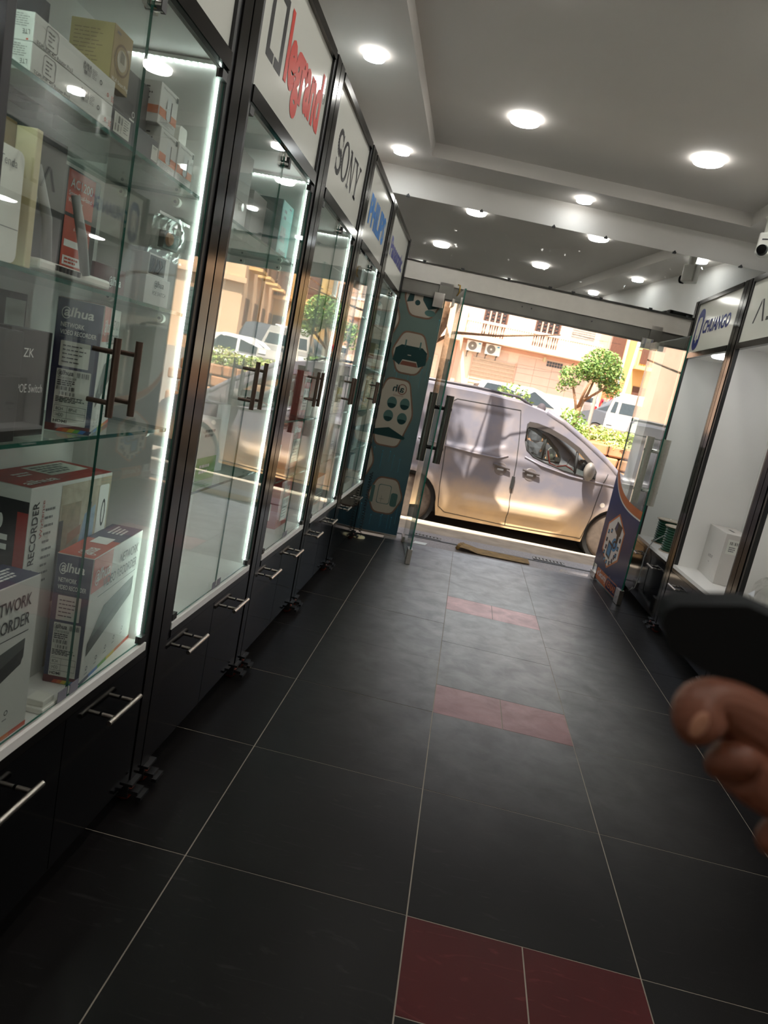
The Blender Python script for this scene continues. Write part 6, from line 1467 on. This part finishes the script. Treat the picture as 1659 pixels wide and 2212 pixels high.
# ------------------------------------------------------------------ people in the street
def skin(nm, parent, pts, edges, radii, mm2, sub=1):
    me = bpy.data.meshes.new(nm); me.from_pydata(pts, edges, []); o = link(nm, me, parent, [mm2])
    o.modifiers.new('skin', 'SKIN'); sk = me.skin_vertices[0].data
    for i, r in enumerate(radii): sk[i].radius = (r, r) if not isinstance(r, tuple) else r; sk[i].use_root = (i == 0)
    if sub: s = o.modifiers.new('sub', 'SUBSURF'); s.levels = sub; s.render_levels = sub
    for p_ in me.polygons: p_.use_smooth = True
    return o
SKIN = mat('warm_skin', '#9a6a4e', .55, var=.06, scale=20)
def person(lb, x, y, h, rz, shirt, trousers, hair, scarf=None, arm_up=False, stride=.18, bag=None, group='people walking in the square'):
    t = thing('person', lb, 'person', (x, y, gz(y)), rz, group); k = h / 1.75
    P_ = lambda *a: [tuple(c * k for c in p) for p in a]
    hand = (.30, .05, 1.72) if arm_up else (.24, -.06, .80); elb = (.33, .0, 1.42) if arm_up else (.26, .03, 1.08)
    pts = P_((0, 0, .95), (0, 0, 1.15), (0, 0, 1.40), (0, 0, 1.50), (0, -.01, 1.60), (0, -.01, 1.70), (.19, 0, 1.40), elb, hand, (-.19, 0, 1.40), (-.26, .03, 1.08), (-.24, -.08, .82), (.10, 0, .92), (.11, -stride, .50), (.11, -stride * .7, .08), (.11, -stride - .14, .04), (-.10, 0, .92), (-.11, stride, .50), (-.11, stride * 1.6, .10), (-.11, stride * 1.3 - .1, .05))
    ed = [(0, 1), (1, 2), (2, 3), (3, 4), (4, 5), (2, 6), (6, 7), (7, 8), (2, 9), (9, 10), (10, 11), (0, 12), (12, 13), (13, 14), (14, 15), (0, 16), (16, 17), (17, 18), (18, 19)]
    rd_ = [.13, .12, .13, .055, .09, .075, .06, .045, .035, .06, .045, .035, .085, .06, .045, .04, .085, .06, .045, .04]
    skin('body', t, pts, ed, [r * k for r in rd_], SKIN)
    skin('jacket', t, [pts[0], pts[1], pts[2], pts[6], pts[7], tuple(Vector(pts[7]).lerp(Vector(pts[8]), .8)), pts[9], pts[10], tuple(Vector(pts[10]).lerp(Vector(pts[11]), .8))], [(0, 1), (1, 2), (2, 3), (3, 4), (4, 5), (2, 6), (6, 7), (7, 8)], [r * k for r in (.155, .15, .155, .08, .06, .05, .08, .06, .05)], shirt)
    skin('trousers', t, [pts[0], pts[12], pts[13], tuple(Vector(pts[14]) + Vector((0, 0, .04))), pts[16], pts[17], tuple(Vector(pts[18]) + Vector((0, 0, .04)))], [(0, 1), (1, 2), (2, 3), (0, 4), (4, 5), (5, 6)], [r * k for r in (.14, .105, .08, .065, .105, .08, .065)], trousers)
    g = bmesh.new(); bmesh.ops.create_uvsphere(g, u_segments=14, v_segments=10, radius=1)
    for v in g.verts: v.co = Vector((v.co.x * .098 * k, (v.co.y * .11 + .02) * k, (1.685 + v.co.z * (.12 if scarf is None else .145)) * k))
    me = bpy.data.meshes.new('hair'); g.to_mesh(me); g.free()
    for p_ in me.polygons: p_.use_smooth = True
    link('hair' if scarf is None else 'headscarf', me, t, [scarf or hair])
    f = MB(); f.lathe([(.012, 0), (.004, -.03)], (0, -.095 * k, 1.62 * k), SKIN, 6, 'y')
    for s in (-.035, .035): f.lathe([(.012, -.012), (.006, 0)], (s, -.085 * k, 1.655 * k), INK, 6, 'y')
    f.box((-.025, .025), (-.098 * k, -.09 * k), (1.575 * k, 1.585 * k), REDP); f.build('face', t)
    if bag: MB().tube([(-.18 * k, -.14 * k, 1.10 * k), (0, -.175 * k, 1.3 * k), (.17 * k, -.10 * k, 1.47 * k)], .035, bag, 8).build('shoulder_strap', t)
    return t
JR = mat('red_jacket_cloth', '#b0283a', .8, var=.08); JG = mat('grey_cloth', '#8f8a86', .8, var=.08); JN = mat('dark_cloth', '#3c3a40', .8, var=.1); JB = mat('pale_denim', '#b9b8bd', .8, var=.08); HR_ = mat('dark_hair', '#2e231d', .6, var=.2); HO = mat('ginger_hair', '#a5683c', .6, var=.2); WSC = mat('white_scarf_cloth', '#ddd6cc', .8, var=.06); BLC = mat('black_scarf_cloth', '#3a3236', .8, var=.08); BLU = mat('blue_shirt_cloth', '#7f97ab', .8, var=.08)
person('person in a red jacket and pale jeans, one arm raised, walking this way', 7.2, 40, 1.72, rad(10), JR, JB, HO, arm_up=True, bag=JG)
person('person in a white headscarf behind the van bonnet', 1.55, 12.6, 1.60, rad(20), WSC, JN, HR_, scarf=WSC, stride=.08)
person('person with dark head covering behind the van roof', 1.20, 12.4, 1.62, rad(200), JN, JN, HR_, scarf=BLC, stride=.08)
person('person in a blue shirt and grey trousers on the street by the white saloon', 4.6, 10.4, 1.72, rad(60), BLU, JG, HO, stride=.14)
# ------------------------------------------------------------------ a hand holding a black phone close by
HAND_M = Matrix.Identity(4)
for i in range(3):
    HAND_M[i][0] = RIGHT[i]; HAND_M[i][1] = -DOWN[i]; HAND_M[i][2] = -FWD[i]
HAND_M.translation = Vector((-.0033, -1.3531, 1.2248))
S_ = .000177
def hp(u, v, dz=0.0): return ((u - 1560) * S_, -(v - 1500) * S_, dz)
ph = bpy.data.objects.new('phone', None); COL.objects.link(ph); ph.matrix_world = HAND_M; tag(ph, 'black phone held in the blurred hand close to the camera', 'phone')
face = [(1416, 1345), (1424, 1316), (1450, 1302), (1600, 1304), (1680, 1340), (1900, 1470), (1935, 1510), (1925, 1570), (1880, 1600), (1659, 1505), (1500, 1440), (1432, 1395)]
n = len(face)
PHB = mat('phone_black_glass', '#050607', .6, var=.1, spec=.15); PHE = mat('phone_dark_edge', '#06090b', .75, var=.1, spec=.1)
m_ = MB(); a = [hp(u, v, .006) for u, v in face]; b_ = [hp(u + 14, v - 20, -.006) for u, v in face]
m_.add(a + b_, [tuple(range(n - 1, -1, -1))], PHB); m_.build('back', ph)
m_ = MB(); m_.add(a + b_, [(i, (i + 1) % n, n + (i + 1) % n, n + i) for i in range(n)], PHE, True); m_.build('edge', ph)
m_ = MB(); m_.add(a + b_, [tuple(range(n, 2 * n))], PHB); m_.build('screen', ph)
hd = bpy.data.objects.new('hand', None); COL.objects.link(hd); hd.matrix_world = HAND_M; tag(hd, 'blurred hand with bent fingers gripping the black phone', 'hand')
HSK = mat('hand_skin', '#6f3f2b', .5, var=.12, scale=60)
V_ = [(a - .0065, b, c) for a, b, c in [hp(2150, 2100, .01), hp(1990, 1880, .01), hp(1880, 1740, .008),
      hp(1770, 1640, .004), hp(1690, 1580, .004), hp(1600, 1520, .006), hp(1522, 1496, .010), hp(1502, 1530, .014), hp(1535, 1578, .016),
      hp(1790, 1760, .006), hp(1700, 1700, .006), hp(1620, 1645, .008), hp(1575, 1612, .012), hp(1580, 1650, .016),
      hp(1830, 1860, .004), hp(1745, 1815, .004), hp(1690, 1775, .008), hp(1700, 1805, .014),
      hp(1890, 1950, .002), hp(1820, 1910, .002), hp(1775, 1880, .008), hp(1785, 1900, .013),
      hp(1950, 1690, -.014), hp(1930, 1560, -.024), hp(1850, 1470, -.024), hp(1790, 1420, -.02)]]
E_ = [(0, 1), (1, 2), (2, 3), (3, 4), (4, 5), (5, 6), (6, 7), (7, 8), (2, 9), (9, 10), (10, 11), (11, 12), (12, 13), (2, 14), (14, 15), (15, 16), (16, 17), (1, 18), (18, 19), (19, 20), (20, 21), (2, 22), (22, 23), (23, 24), (24, 25)]
R_ = [1.22 * q_ for q_ in [.026, .024, .022, .0115, .0105, .0100, .0095, .0088, .0078, .0115, .0100, .0095, .0090, .0075, .011, .0095, .009, .0075, .0100, .0085, .008, .007, .013, .011, .010, .0085]]
skin('fingers_and_palm', hd, V_, E_, R_, HSK, 2)
nl = bmesh.new(); bmesh.ops.create_uvsphere(nl, u_segments=12, v_segments=8, radius=1)
c_ = Vector((-.0195, -.0045, .0238))
for v in nl.verts: v.co = c_ + Vector((v.co.x * .0034 + v.co.y * .0016, v.co.y * .0046, v.co.z * .0012))
me = bpy.data.meshes.new('fingernail'); nl.to_mesh(me); nl.free(); link('fingernail', me, hd, [mat('nail', '#9a6a52', .3, var=.05)])
skin('sleeve', hd, [hp(2150, 2100, .01), hp(2350, 2420, .005), hp(2700, 2950, -.02)], [(0, 1), (1, 2)], [.034, .04, .045], JN, 1)
